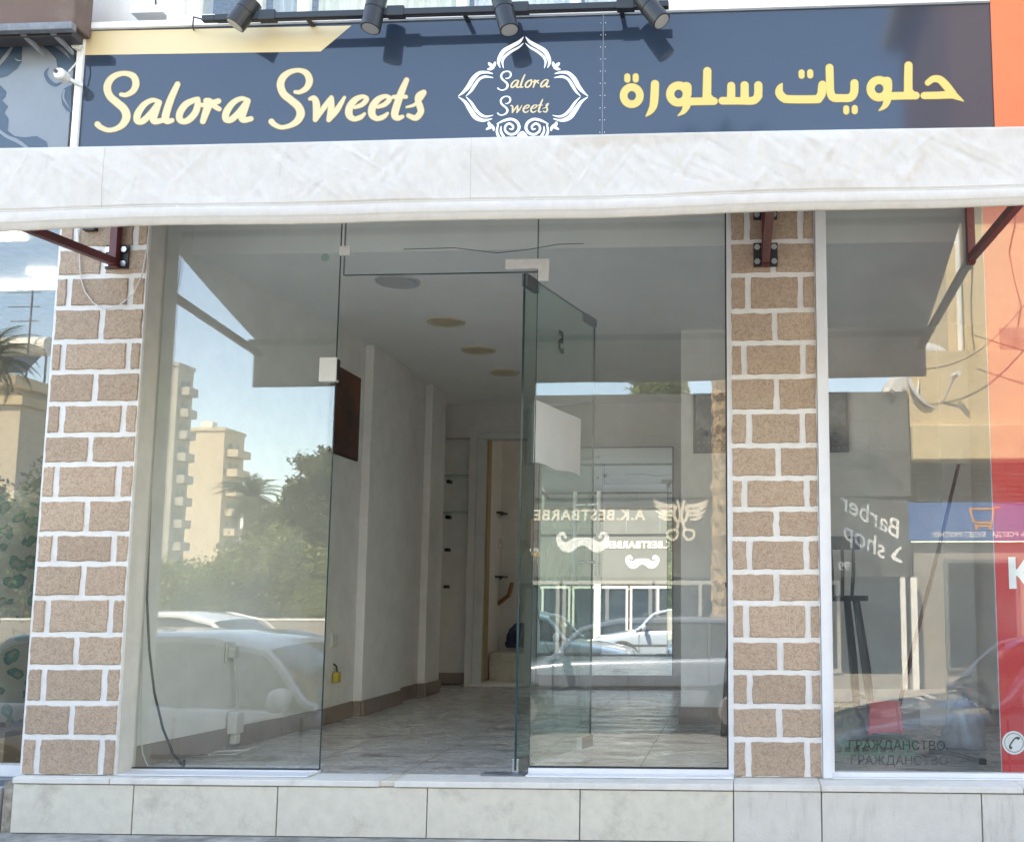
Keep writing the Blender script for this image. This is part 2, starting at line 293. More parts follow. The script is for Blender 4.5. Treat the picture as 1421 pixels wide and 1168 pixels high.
# ------------------------------------------------------------------ mesh helpers
class MB:
    def __init__(s): s.v = []; s.f = []; s.m = []; s.mi = 0
    def add(s, vs, fs):
        o = len(s.v); s.v += [tuple(p) for p in vs]; s.f += [tuple(i + o for i in f) for f in fs]; s.m += [s.mi] * len(fs)
        return s
    def box(s, x0, x1, y0, y1, z0, z1):
        return s.add([(x0, y0, z0), (x1, y0, z0), (x1, y1, z0), (x0, y1, z0), (x0, y0, z1), (x1, y0, z1), (x1, y1, z1), (x0, y1, z1)],
                     [(0, 3, 2, 1), (4, 5, 6, 7), (0, 1, 5, 4), (1, 2, 6, 5), (2, 3, 7, 6), (3, 0, 4, 7)])
    def hexa(s, p): return s.add(p, [(0, 3, 2, 1), (4, 5, 6, 7), (0, 1, 5, 4), (1, 2, 6, 5), (2, 3, 7, 6), (3, 0, 4, 7)])
    def poly(s, pts): return s.add(pts, [tuple(range(len(pts)))])
    def prism(s, pts, off):                  # polygon extruded by a vector
        n = len(pts); off = Vector(off); q = [Vector(p) for p in pts]
        fs = [tuple(range(n)), tuple(range(2 * n - 1, n - 1, -1))] + [(i, i + n, (i + 1) % n + n, (i + 1) % n) for i in range(n)]
        return s.add(q + [p + off for p in q], fs)
    def tube(s, pts, r, n=8, cap=True):
        P = [Vector(p) for p in pts]; k = len(P); rs = r if isinstance(r, (list, tuple)) else [r] * k
        vs = []; prev = None
        for i in range(k):
            t = (P[min(i + 1, k - 1)] - P[max(i - 1, 0)])
            if t.length < 1e-9: t = Vector((0, 0, 1))
            t.normalize()
            if prev is None:
                a = Vector((0, 0, 1)) if abs(t.z) < .9 else Vector((1, 0, 0)); u = t.cross(a).normalized()
            else:
                u = (prev - t * prev.dot(t)); u = u.normalized() if u.length > 1e-6 else t.orthogonal().normalized()
            prev = u; v = t.cross(u)
            for j in range(n):
                a = 2 * math.pi * j / n + math.pi / n; vs.append(P[i] + (u * math.cos(a) + v * math.sin(a)) * rs[i])
        fs = [(i * n + j, i * n + (j + 1) % n, (i + 1) * n + (j + 1) % n, (i + 1) * n + j) for i in range(k - 1) for j in range(n)]
        if cap: fs += [tuple(range(n - 1, -1, -1)), tuple(range((k - 1) * n, k * n))]
        return s.add(vs, fs)
    def bar(s, a, b, wd, h, up=(0, 0, 1)):   # rectangular bar from a to b
        a = Vector(a); b = Vector(b); t = (b - a).normalized(); u = t.cross(Vector(up)).normalized(); v = u.cross(t)
        p = [];
        for e in (a, b):
            for (i, j) in ((-1, -1), (1, -1), (1, 1), (-1, 1)): p.append(e + u * i * wd / 2 + v * j * h / 2)
        return s.add(p, [(0, 1, 2, 3), (7, 6, 5, 4), (0, 4, 5, 1), (1, 5, 6, 2), (2, 6, 7, 3), (3, 7, 4, 0)])
    def lathe(s, prof, c, n=24, axis='z'):
        vs = []
        for (r, z) in prof:
            for j in range(n):
                a = 2 * math.pi * j / n
                q = (r * math.cos(a), r * math.sin(a), z)
                if axis == 'y': q = (q[0], q[2], q[1])
                if axis == 'x': q = (q[2], q[0], q[1])
                vs.append((c[0] + q[0], c[1] + q[1], c[2] + q[2]))
        k = len(prof)
        fs = [(i * n + j, i * n + (j + 1) % n, (i + 1) * n + (j + 1) % n, (i + 1) * n + j) for i in range(k - 1) for j in range(n)]
        fs += [tuple(range(n - 1, -1, -1)), tuple(range((k - 1) * n, k * n))]
        return s.add(vs, fs)
    def build(s, name, mats, parent=None, smooth=False, bevel=0., origin=None, label=None):
        me = bpy.data.meshes.new(name); vs = s.v
        if origin is not None:
            ox, oy, oz = origin; vs = [(x - ox, y - oy, z - oz) for x, y, z in vs]
        me.from_pydata(vs, [], s.f)
        mats = mats if isinstance(mats, (list, tuple)) else [mats]
        for q in mats: me.materials.append(q)
        if len(mats) > 1:
            for p, i in zip(me.polygons, s.m): p.material_index = i
        bm = bmesh.new(); bm.from_mesh(me)
        if len(s.f) < 60000: bmesh.ops.recalc_face_normals(bm, faces=bm.faces)
        if bevel: bmesh.ops.bevel(bm, geom=list(bm.edges), offset=bevel, segments=2, affect='EDGES', profile=.5, clamp_overlap=True)
        bm.to_mesh(me); bm.free()
        if smooth:
            for p in me.polygons: p.use_smooth = True
        o = bpy.data.objects.new(name, me); COL.objects.link(o)
        if origin is not None: o.location = origin
        if parent is not None:
            o.parent = parent; o.matrix_parent_inverse = parent.matrix_world.inverted() if parent.type != 'EMPTY' or True else Matrix()
        if label: o['label'] = label
        return o
def thing(name, label, cat, loc=(0, 0, 0), group=None, kind=None):
    o = bpy.data.objects.new(name, None); COL.objects.link(o); o.empty_display_size = .1
    o.location = loc; o.matrix_world = Matrix.Translation(Vector(loc)); o['label'] = label; o['category'] = cat
    if group: o['group'] = group
    if kind: o['kind'] = kind
    return o
def tag(o, label, cat, group=None):
    o['label'] = label; o['category'] = cat
    if group: o['group'] = group
    return o
def struct(o): o['kind'] = 'structure'; return o
def B(*a): return MB().box(*a)

def spline(pts, seg=8):                      # Catmull-Rom through points of any dimension
    P = [np.array(p, float) for p in pts]; out = []
    if len(P) == 2: return [P[0] + (P[1] - P[0]) * t / seg for t in range(seg + 1)]
    for i in range(len(P) - 1):
        p0 = P[max(i - 1, 0)]; p1 = P[i]; p2 = P[i + 1]; p3 = P[min(i + 2, len(P) - 1)]
        for k in range(seg):
            t = k / seg
            out.append(.5 * ((2 * p1) + (-p0 + p2) * t + (2 * p0 - 5 * p1 + 4 * p2 - p3) * t * t + (-p0 + 3 * p1 - 3 * p2 + p3) * t ** 3))
    out.append(P[-1]); return out
LAY = [0.]
def stroke(mb, pts, to3, grow=0., cap=True, seg=7, dy=None, layer=.00025):
    """a flat brush stroke (x, y, width) lying on a panel; to3 maps plane coordinates + lift to a point"""
    S = spline(pts, seg); n = len(S)
    LAY[0] += layer; lift = dy if dy is not None else LAY[0]
    Lq, Rq = [], []
    for i in range(n):
        t = S[min(i + 1, n - 1)][:2] - S[max(i - 1, 0)][:2]; l = np.hypot(*t) or 1; t = t / l
        nn = np.array([-t[1], t[0]]); wd = max(S[i][2] / 2 + grow, .2)
        Lq.append(S[i][:2] + nn * wd); Rq.append(S[i][:2] - nn * wd)
    def capp(i, sgn):
        t = S[min(i + 1, n - 1)][:2] - S[max(i - 1, 0)][:2]; t = t / (np.hypot(*t) or 1); nn = np.array([-t[1], t[0]])
        wd = max(S[i][2] / 2 + grow, .2); return [S[i][:2] + wd * (math.cos(a) * nn + sgn * math.sin(a) * t) for a in np.linspace(0, math.pi, 7)[1:-1]]
    vs = [to3(p[0], p[1], lift) for p in Lq] + [to3(p[0], p[1], lift) for p in Rq]
    fs = [(i, i + 1, n + i + 1, n + i) for i in range(n - 1)]
    if cap:
        a = [to3(p[0], p[1], lift) for p in capp(0, -1)]; b = [to3(p[0], p[1], lift) for p in capp(n - 1, 1)]
        o = len(vs); vs += a; fs.append((0, *range(o, o + len(a)), n)); o = len(vs); vs += b; fs.append((n - 1, *range(o, o + len(b)), 2 * n - 1))
    mb.add(vs, fs)

def field_mesh(strokes, to3, lift, grow=0., cell=4., seg=8):
    """union of brush strokes as one flat sheet (marching squares over a distance field): no overlapping faces"""
    A, Bq = [], []
    for st in strokes:
        S = np.array(spline(st, seg)); A.append(S[:-1]); Bq.append(S[1:])
    A = np.concatenate(A); Bq = np.concatenate(Bq)
    pad = max(A[:, 2].max(), Bq[:, 2].max()) / 2 + grow + 2 * cell
    x0, y0 = np.minimum(A[:, :2].min(0), Bq[:, :2].min(0)) - pad; x1, y1 = np.maximum(A[:, :2].max(0), Bq[:, :2].max(0)) + pad
    nx, ny = int((x1 - x0) / cell) + 2, int((y1 - y0) / cell) + 2
    D = np.full((ny, nx), 1e9)
    for a, b in zip(A, Bq):
        r = max(a[2], b[2]) / 2 + grow + 2 * cell
        i0 = max(0, int((min(a[0], b[0]) - r - x0) / cell)); i1 = min(nx, int((max(a[0], b[0]) + r - x0) / cell) + 2)
        j0 = max(0, int((min(a[1], b[1]) - r - y0) / cell)); j1 = min(ny, int((max(a[1], b[1]) + r - y0) / cell) + 2)
        X, Y = np.meshgrid(x0 + np.arange(i0, i1) * cell, y0 + np.arange(j0, j1) * cell)
        d = b[:2] - a[:2]; L2 = d @ d + 1e-9; t = np.clip(((X - a[0]) * d[0] + (Y - a[1]) * d[1]) / L2, 0, 1)
        f = np.hypot(X - a[0] - t * d[0], Y - a[1] - t * d[1]) - (a[2] + (b[2] - a[2]) * t) / 2 - grow
        D[j0:j1, i0:i1] = np.minimum(D[j0:j1, i0:i1], f)
    ins = D < 0; mb = MB(); idx = {}
    def vid(key, x, y):
        if key not in idx: idx[key] = len(mb.v); mb.v.append(tuple(to3(x, y, lift)))
        return idx[key]
    def corner(i, j): return vid((i, j), x0 + i * cell, y0 + j * cell)
    def cross(i, j, k, l):
        key = ('e', min((i, j), (k, l)), max((i, j), (k, l))); t = D[j, i] / (D[j, i] - D[l, k]); t = min(max(t, .02), .98)
        return vid(key, x0 + (i + (k - i) * t) * cell, y0 + (j + (l - j) * t) * cell)
    for j in range(ny - 1):
        i = 0
        while i < nx - 1:
            q = [(i, j), (i + 1, j), (i + 1, j + 1), (i, j + 1)]; inn = [ins[b, a] for a, b in q]
            if all(inn):
                e = i
                while e < nx - 1 and ins[j, e + 1] and ins[j + 1, e + 1]: e += 1
                mb.f.append((corner(i, j), corner(e, j), corner(e, j + 1), corner(i, j + 1))); mb.m.append(0); i = e; continue
            if any(inn):
                p = []
                for k in range(4):
                    a, b = q[k], q[(k + 1) % 4]
                    if inn[k]: p.append(corner(*a))
                    if inn[k] != inn[(k + 1) % 4]: p.append(cross(*a, *b))
                if len(p) > 2: mb.f.append(tuple(p)); mb.m.append(0)
            i += 1
    return mb

def text(body, size, name, material, parent, loc, facing=-1, spacing=1., bold=0., extrude=0., xscale=1., align='CENTER', rot=0., shear=0.):
    cu = bpy.data.curves.new(name, 'FONT'); cu.body = body; cu.size = size; cu.align_x = align; cu.align_y = 'CENTER'
    cu.space_character = spacing; cu.offset = bold; cu.extrude = extrude; cu.shear = shear
    ob = bpy.data.objects.new(name, cu); COL.objects.link(ob)
    dg = bpy.context.evaluated_depsgraph_get(); me = bpy.data.meshes.new_from_object(ob.evaluated_get(dg))
    COL.objects.unlink(ob); bpy.data.objects.remove(ob)
    me.name = name; me.materials.clear(); me.materials.append(material)
    T = Matrix.Translation(Vector(loc)) @ (Matrix.Rotation(math.pi, 4, 'Z') if facing > 0 else Matrix()) @ Matrix.Rotation(math.pi / 2, 4, 'X') @ Matrix.Rotation(rot, 4, 'Z') @ Matrix.Diagonal((xscale, 1, 1, 1))
    me.transform(T)
    o = bpy.data.objects.new(name, me); COL.objects.link(o)
    if parent is not None: o.parent = parent; o.matrix_parent_inverse = parent.matrix_world.inverted()
    return o

# ================================================================== the setting
PV, RD = -.24, -.75                          # pavement and road levels (shop floor = 0)
struct(B(-600, 600, -600, 600, RD - .6, RD - .31).build('ground', G['pave']))
struct(B(-60, 60, -60, -1.69, RD - .3, RD).build('road', G['road']))
struct(B(-30, 30, -60, -9.3, RD - .1, RD + .14).build('pavement', G['pave']))
pv = struct(B(-30, 30, -1.50, -.10, RD - .2, PV).build('pavement', G['pave']))
struct(B(-30, 30, -1.69, -1.503, RD - .2, PV - .18).build('kerb', G['kerb'], bevel=.01))

# ------------------------------------------------------------------ shop building shell
BL = (0, 4, PV)
bld = thing('shop_building', 'pale shop building whose ground floor holds the empty glazed sweet shop', 'building', BL)
def bp(name, mb, mt, **k): return mb.build(name, mt, bld, **k)
SX0, SX1 = -14., 14.
# upper wall with a window band and a louvred window
wz0, wz1, ztop = 4.03, 5.4, 7.2
wins = [(at(262, 5, 0).x, at(932, 5, 0).x), (at(1165, 5, 0).x, at(1312, 5, 0).x)]
mb = MB()
mb.box(SX0, SX1, 0, .25, 3.02, wz0)
xs = [SX0, wins[0][0], wins[0][1], wins[1][0], wins[1][1], SX1]
for a, b in ((xs[0], xs[1]), (xs[2], xs[3]), (xs[4], xs[5])): mb.box(a, b, 0, .25, wz0 + .001, wz1)
mb.box(SX0, SX1, 0, .25, wz1 + .001, ztop)
bp('upper_wall', mb, G['wallwhite'])
bp('roof', B(SX0, SX1, .26, 9, ztop - .3, ztop), G['grout'])
bp('floor_slab', B(SX0, SX1, .26, 9, 3.3, 3.5), G['ceil'])
bp('side_wall', B(SX0, SX0 + .2, .26, 9, RD, ztop - .31), G['wallwhite'])
bp('side_wall', B(SX1 - .2, SX1, .26, 9, RD, ztop - .31), G['wallwhite'])
rwm = MB().box(SX0, -2.0, 9.01, 9.2, RD, ztop).box(1.8, SX1, 9.01, 9.2, RD, ztop).box(-1.999, 1.799, 9.01, 9.2, RD, 1.5).box(-1.999, 1.799, 9.01, 9.2, 2.6, ztop)  # unseen rear wall; its opening is added to let daylight into the back room
bp('rear_wall', rwm, G['wallwhite'])
rwf = bp('added_rear_window', MB().box(-1.99, 1.79, 9.05, 9.12, 1.501, 1.56).box(-1.99, 1.79, 9.05, 9.12, 2.54, 2.599).box(-.13, -.07, 9.05, 9.12, 1.561, 2.539), G['whitepaint'])  # frame of the added opening that brightens the back room
B(-1.99, 1.79, 9.08, 9.086, 1.56, 2.54).build('pane', G['glass'], rwf)
bp('store_floor', B(-3.25, 3.2, 7.41, 9.0, -.2, -.001), G['floor'])
def window(x0, x1, mull, panes, sillname=True):
    wobj = MB()
    wobj.box(x0, x1, .02, .10, wz0 + .001, wz0 + .05); wobj.box(x0, x1, .02, .10, wz1 - .05, wz1)
    for a in [x0] + mull + [x1 - .05]: wobj.box(a, a + .05, .022, .098, wz0 + .051, wz1 - .051)
    f = bp('window', wobj, G['whitepaint'])
    ed = [x0] + mull + [x1 - .05]
    for a, b, p in zip(ed[:-1], ed[1:], panes):
        B(a + .05, b, .055, .061, wz0 + .05, wz1 - .05).build('pane', G['glass'], f)
        if p: 
            nz = MB(); n = 40
            X = np.linspace(a + .06, b - .01, n); ys = .16 + .015 * np.sin(np.arange(n) * 1.9) + .01 * rng.random(n)
            nz.add([(x, y, wz0 + .03) for x, y in zip(X, ys)] + [(x, y, wz1) for x, y in zip(X, ys)], [(i, i + 1, n + i + 1, n + i) for i in range(n - 1)])
            nz.build('curtain', G[p], f)
    B(x0 - .06, x1 + .06, -.10, .019, wz0 - .05, wz0).build('sill', G['whitepaint'], f)
    return f
window(*wins[0], [at(q, 5, 0).x for q in (345, 410, 632, 790)], [None, 'curtain', 'blind', 'curtain', 'curtain'])
sh = bp('shutter', B(wins[1][0], wins[1][1], .10, .14, wz0, wz1), G['darkwood'])
for i in range(22): 
    z = wz0 + .03 + i * .06
    MB().hexa([(wins[1][0], .02, z), (wins[1][1], .02, z), (wins[1][1], .095, z + .035), (wins[1][0], .095, z + .035), (wins[1][0], .02, z + .01), (wins[1][1], .02, z + .01), (wins[1][1], .095, z + .045), (wins[1][0], .095, z + .045)]).build('slat', G['shutter'], sh)
bp('ledge', B(at(196, 28, -.03).x, wins[0][0] - .065, -.13, -.002, 4.034, 4.075), G['whitepaint'])
# small crack cable on the wall
bp('cable', MB().tube([at(213, 18, -.012), at(216, 8, -.012), at(216, -10, -.012)], .004), G['plate'])
bp('downpipe', MB().tube([at(250, 30, -.04), at(253, -60, -.04)], .02), G['marble'])

# interior shell: left wall with pilasters, back wall with niche and doorway, partition on the right, ceilings, floor
LX, CZ, BY = -2.955, 2.87, 5.2
flo = bp('floor', B(-3.25, 3.2, -.02, BY + 2.2, -.2, 0), G['floor'])
for i, x in enumerate((-2.35, -1.75, -1.15, -.55, .05, .65, 1.25, 1.85)):
    B(x - .0025, x + .0025, .02, BY, .0005, .0012).build('tile_joint', G['joint'], flo)
for i, y in enumerate((.35, 1.55, 2.75, 3.95)):
    B(-3.04, 3., y - .0025, y + .0025, .0014, .002).build('tile_joint', G['joint'], flo)
bp('interior_wall', MB().prism([(-3.24, .03, -.1), (LX, 2.05, -.1), (LX, 4.62, -.1), (LX - .2, 4.62, -.1), (LX - .2, BY + .3, -.1), (-3.4, BY + .3, -.1), (-3.4, .03, -.1)], (0, 0, 3.395)), G['inwall'])
P1 = (2.6, 3.5); P2 = (4.16, 4.60)
for (a, b) in (P1, P2): bp('pilaster', B(LX + .001, LX + .07, a, b, .001, CZ - .002), G['inwall'], bevel=.006)
nx0, nx1 = at(606, 700, BY).x, at(650, 700, BY).x
dx0, dx1 = at(661, 700, BY).x, at(742, 700, BY).x
zt = at(660, 607, BY).z; 
mb = MB(); mb.box(LX - .199, 3.2, BY, BY + .12, zt + .001, 3.299); mb.box(nx1, dx0, BY, BY + .12, 0, zt); mb.box(dx1, 3.2, BY, BY + .12, 0, zt)
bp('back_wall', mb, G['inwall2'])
bp('niche_back', B(LX - .199, nx1 - .01, BY + .24, BY + .3, 0, zt + .2), G['inwall'])
bp('niche_side', B(nx1 - .008, nx1 + .06, BY + .121, BY + .3, 0, zt), G['darkwood'])
for z in (at(610, 660, BY).z, at(610, 711, BY).z):
    B(nx0 + .02, nx1 - .012, BY + .0, BY + .235, z, z + .012).build('shelf', G['doorglass'], bld)
for yy in (663, 713, 759, 811):
    z = at(610, yy, BY).z; B(nx0 + .05, nx0 + .09, BY + .15, BY + .238, z - .035, z - .003).build('shelf_bracket', G['plate'], bld)
# door frame and back room
fr = MB(); fr.box(dx0, dx0 + .10, BY - .03, BY + .14, .001, zt - .02); fr.box(dx1 - .08, dx1, BY - .03, BY + .14, .001, zt - .02); fr.box(dx0, dx1, BY - .035, BY + .135, zt - .019, zt + .05)
bp('door_frame', fr, G['frame'], bevel=.006)
bp('door_edge', B(dx0 + .101, dx0 + .12, BY - .0, BY + .13, .05, zt - .02), G['wood'])
bp('threshold', B(dx0, dx1, BY - .06, BY + .2, .001, .03), G['marble'])
bk = MB(); bk.box(dx0 - .3, dx0 - .02, BY + .31, BY + 1.2, 0, 3.299); bk.box(dx0 - .3, dx1 + .6, BY + 1.2, BY + 1.3, 0, 3.299)
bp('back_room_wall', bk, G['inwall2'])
bp('back_room_step', B(dx0, dx1 + .5, BY + .7, BY + 1.19, .001, .28), G['plinth'])
# partition on the right
PYW = 2.3
px0 = at(945, 700, PYW).x
bp('partition_wall', B(px0, 3.2, PYW, PYW + .2, .001, 3.299), G['inwall'])
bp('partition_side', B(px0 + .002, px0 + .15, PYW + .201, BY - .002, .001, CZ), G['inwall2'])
bp('partition_pier', B(at(1311, 800, PYW - .06).x, at(1352, 800, PYW - .06).x, PYW - .06, PYW - .002, .001, CZ), G['ceil'])
bp('right_wall', B(3.2, 3.4, .02, PYW + .2, -.1, 3.299), G['inwall'])
# ceilings
bp('false_ceiling', B(LX - .25, 3.19, .45, BY - .001, CZ, CZ + .06), G['ceil'])
bp('ceiling_fascia', B(LX - .25, 3.19, .43, .448, CZ - .004, 3.299), G['ceil'])
bp('lobby_ceiling', B(LX - .3, 3.19, .03, .429, 3.16, 3.2), G['ceil'])
# skirting stones
def skirt(x0, x1, y0, y1): bp('skirting', B(x0, x1, y0, y1, .001, .115), G['skirt'], bevel=.003)
for k in range(4):
    t0, t1 = k / 4, (k + 1) / 4 - .004
    f = lambda t, o: (-3.24 + .285 * t + o, .03 + 2.02 * t)
    (a0, b0), (a1, b1), (a2, b2), (a3, b3) = f(t0, .001), f(t1, .001), f(t1, .018), f(t0, .018)
    bp('skirting', MB().prism([(a0, b0, .001), (a1, b1, .001), (a2, b2, .001), (a3, b3, .001)], (0, 0, .114)), G['skirt'])
skirt(LX + .001, LX + .018, 2.06, P1[0] - .018)
skirt(LX + .019, LX + .072, P1[0] - .017, P1[0] - .001); skirt(LX + .0715, LX + .088, P1[0], P1[1] + .01)
skirt(LX + .001, LX + .018, P1[1] + .011, P2[0] - .018); skirt(LX + .019, LX + .072, P2[0] - .017, P2[0] - .001); skirt(LX + .0715, LX + .088, P2[0], P2[1] + .01)
skirt(nx0 - .02, nx1 - .015, BY + .222, BY + .239); skirt(dx1 + .03, px0 - .01, BY - .018, BY - .001)
skirt(px0 - .016, 1.24, PYW - .018, PYW - .001)
for mbn in ((1.45, 3.15),): skirt(*mbn, PYW - .018, PYW - .001)
# neighbours' ground floor: left shop room, right end wall
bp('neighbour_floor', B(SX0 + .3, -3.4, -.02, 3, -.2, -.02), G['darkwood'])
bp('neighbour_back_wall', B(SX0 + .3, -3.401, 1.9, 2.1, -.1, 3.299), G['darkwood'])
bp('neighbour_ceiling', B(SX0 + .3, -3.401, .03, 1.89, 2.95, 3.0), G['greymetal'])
for i, (x, y) in enumerate(((10, 331), (26, 400), (65, 384), (65, 399))):
    d = floor_at(x, y, 2.93)
    B(d.x - .45 + .35 * (i > 1), d.x + .08, d.y - .05, d.y + .05, 2.935, 2.948).build('led_strip', G['led'], bld)
bp('right_end_wall', B(3.41, SX1 - .21, 0, .25, RD, 3.019), G['wallwhite'])

# ------------------------------------------------------------------ brick pillars
def wob(a=.0034): return random.uniform(-a, a)
def brick(parent, x0, x1, z0, z1, y, back, name='brick'):
    # irregular hand-made outline, slightly proud of the painted joints
    n = 7; pts = []
    ex = lambda a, b, k: [a + (b - a) * i / k for i in range(k)]
    for x in ex(x0, x1, n): pts.append((x, z0 + wob()))
    for z in ex(z0, z1, 4): pts.append((x1 + wob(), z))
    for x in ex(x1, x0, n): pts.append((x, z1 + wob()))
    for z in ex(z1, z0, 4): pts.append((x0 + wob(), z))
    c = ((x0 + x1) / 2, (z0 + z1) / 2); ins = .0035
    sh = [(p[0] + (ins if p[0] < c[0] else -ins) * (abs(p[0] - c[0]) > (x1 - x0) * .45), p[1] + (ins if p[1] < c[1] else -ins) * (abs(p[1] - c[1]) > (z1 - z0) * .4)) for p in pts]
    k = len(pts); dp = .007 + random.uniform(-.0015, .002)
    vs = [(p[0], back, p[1]) for p in pts] + [(p[0], y - dp * .5, p[1]) for p in pts] + [(p[0], y - dp, p[1]) for p in sh]
    fs = [(i, (i + 1) % k, k + (i + 1) % k, k + i) for i in range(k)] + [(k + i, k + (i + 1) % k, 2 * k + (i + 1) % k, 2 * k + i) for i in range(k)] + [tuple(range(2 * k, 3 * k))]
    return MB().add(vs, fs).build(name, G['brick'], parent)
def pillar(label, x0, x1, yf, rows, xc, first):
    t = thing('brick_pillar', label, 'pillar', ((x0 + x1) / 2, yf, .03))
    B(x0, x1, yf, .0, .031, 3.015).build('mortar_face', [G['mortar']], t)
    zs = [at(xc, p, yf).z for p in rows]; zs[-1] = .034
    zs = [zs[0] + .36, zs[0] + .18] + zs
    j = .0135
    for i in range(len(zs) - 1):
        zt_, zb = zs[i] - j, zs[i + 1] + j
        if i == len(zs) - 2: zb = zs[-1] + .001
        w_ = x1 - x0; kind = (i + first) % 2
        lj = x0 + .013 if x0 < -1 else x0 + .001; rj = x1 - .007
        if kind == 0:
            a = x0 + w_ * (.17 + random.uniform(-.03, .03)); b = x0 + w_ * (.845 + random.uniform(-.02, .02)); cuts = [lj, a, b, rj]
        else: cuts = [lj, x0 + w_ * (.52 + random.uniform(-.025, .025)), rj]
        for q in range(len(cuts) - 1):
            l = cuts[q] + (j * 1.15 if q else 0); r = cuts[q + 1] - (j * 1.15 if q < len(cuts) - 2 else 0)
            if r - l > .012: brick(t, l, r, zb, zt_, yf, yf + .02)
    return t
PLF = -.15
pL = pillar('tan block pillar between the grey salon window and the sweet shop glass', at(55, 700, PLF).x, at(183, 700, PLF).x, PLF,
            [300, 345, 384, 427, 474, 516, 560, 603, 644, 692, 740, 782, 829, 880, 925, 975, 1022, 1076], 120, 0)
PRF = -.03
pR = pillar('tan block pillar between the door pane and the window with red film', at(1016.5, 700, PRF).x, at(1136, 700, PRF).x, PRF,
            [291, 335.6, 381.5, 431, 476, 522.6, 571, 618, 663.5, 706, 747, 793, 836.6, 887.5, 932.6, 979.5, 1025.7, 1090], 1077, 0)
plx1 = at(183, 700, PLF).x
B(plx1 + .001, at(207, 700, 0).x, -.13, .02, .032, 3.01).build('reveal', G['reveal'], pL)

# ------------------------------------------------------------------ plinth and sills
pl = thing('plinth', 'low plinth of cream and grey stone tiles under the shopfront', 'plinth', (-1, -.2, PV))
B(-3.62, 3.4, -.192, -.03, PV - .2, -.003).build('grout_bed', G['grout'], pl)
js = [17, 185, 385, 593, 805, 1018, 1140, 1362, 1560, 1800]
for i, (a, b) in enumerate(zip(js[:-1], js[1:])):
    xa, xb = at(a, 1120, -.2).x + .003, at(b, 1120, -.2).x - .003
    B(xa, xb, -.206 - random.uniform(0, .002), -.1925, PV + .004, -.006 - random.uniform(0, .002)).build('tile', G['plinth'] if i < 5 else G['plinth2'], pl, bevel=.0015)
ss = [17, 152, 527, 547, 1018, 1139, 1420, 1800]
for i, (a, b) in enumerate(zip(ss[:-1], ss[1:])):
    if i == 2: continue
    xa, xb = at(a, 1090, -.21).x + .0015, at(b, 1090, -.21).x - .0015
    B(xa, xb, -.214 - random.uniform(0, .003), -.012, -.002, .027 + random.uniform(-.0015, .001)).build('sill', G['marble'], pl, bevel=.003)
B(at(527, 1090, -.2).x, at(547, 1090, -.2).x, -.20, -.012, -.002, .024).build('chipped_sill', G['plinth'], pl, bevel=.004)
# neighbour's step on the left
ns = thing('step', 'grey chequer plate step in front of the salon window', 'step', (-5, -.2, PV))
B(SX0, -3.635, -.20, .02, PV - .2, -.03).build('riser', G['checker'], ns)
for i in range(60):
    x = -3.66 - (i % 5) * .02; z = -.05 - (i // 5) * .016
    MB().bar((x - .005, -.2015, z - .005), (x + .005, -.2015, z + .005), .003, .003).build('stud', G['checker'], ns)
B(SX0, -3.60, -.06, .03, .003, .055).build('sill', G['alu'], ns)
B(SX0, -3.60, -.14, .03, -.028, .0).build('tread', G['greymetal'], ns)

# ------------------------------------------------------------------ shopfront glazing
GZ0, GZ1 = .042, 3.0
def pane(parent, x0, x1, z0, z1, y=0., t=.010, mt='glass', name='glass'):
    o = B(x0, x1, y - t / 2, y + t / 2, z0, z1).build(name, G[mt], parent)
    return o
def edge(parent, x, z0, z1, y=0., t=.010, wd=.003): return B(x - wd / 2, x + wd / 2, y - t / 2 - .0005, y + t / 2 + .0005, z0, z1).build('glass_edge', G['edge'], parent)
xa, xb = at(203, 700, 0).x, at(458.5, 700, 0).x
lp = thing('shop_window', 'left fixed glass pane beside the open doorway, mirroring tower blocks and hedge', 'window', (-2.6, 0, .03))
pane(lp, xa, xb, GZ0, GZ1); edge(lp, xb + .0005, GZ0, GZ1)
B(xa - .03, xa - .004, -.022, .02, .03, 3.0).build('jamb', G['alu'], lp)
B(xa - .004, xa + .004, -.012, .012, .04, 3.0).build('gasket', G['gasket'], lp)
B(xa - .03, xb, -.024, .022, .0275, .036 + .004).build('bottom_rail', G['alu'], lp)
B(xa, xb, -.014, .014, .0405, .045).build('gasket', G['gasket'], lp)
B(xa - .03, xb, -.15, -.026, .0285, .034).build('threshold', G['alu'], lp, bevel=.001)
k0, k1 = at(443, 497, 0), at(468, 530, 0)
B(k0.x + .01, k1.x, -.02, .02, k1.z, k0.z).build('lock_keeper', G['plasticwhite'], lp, bevel=.003)
B(k1.x, k1.x + .006, -.014, .014, k1.z + .01, k0.z - .01).build('strike_plate', G['gasket'], lp)
def disc(c, r, d, n=20): return MB().lathe([(r * .8, 0), (r, .003), (r, d)], c, n, 'y')
disc((at(452, 358, 0).x, -.012, at(452, 358, 0).z), .022, .006).build('suction_disc', G['doorglass'], lp)
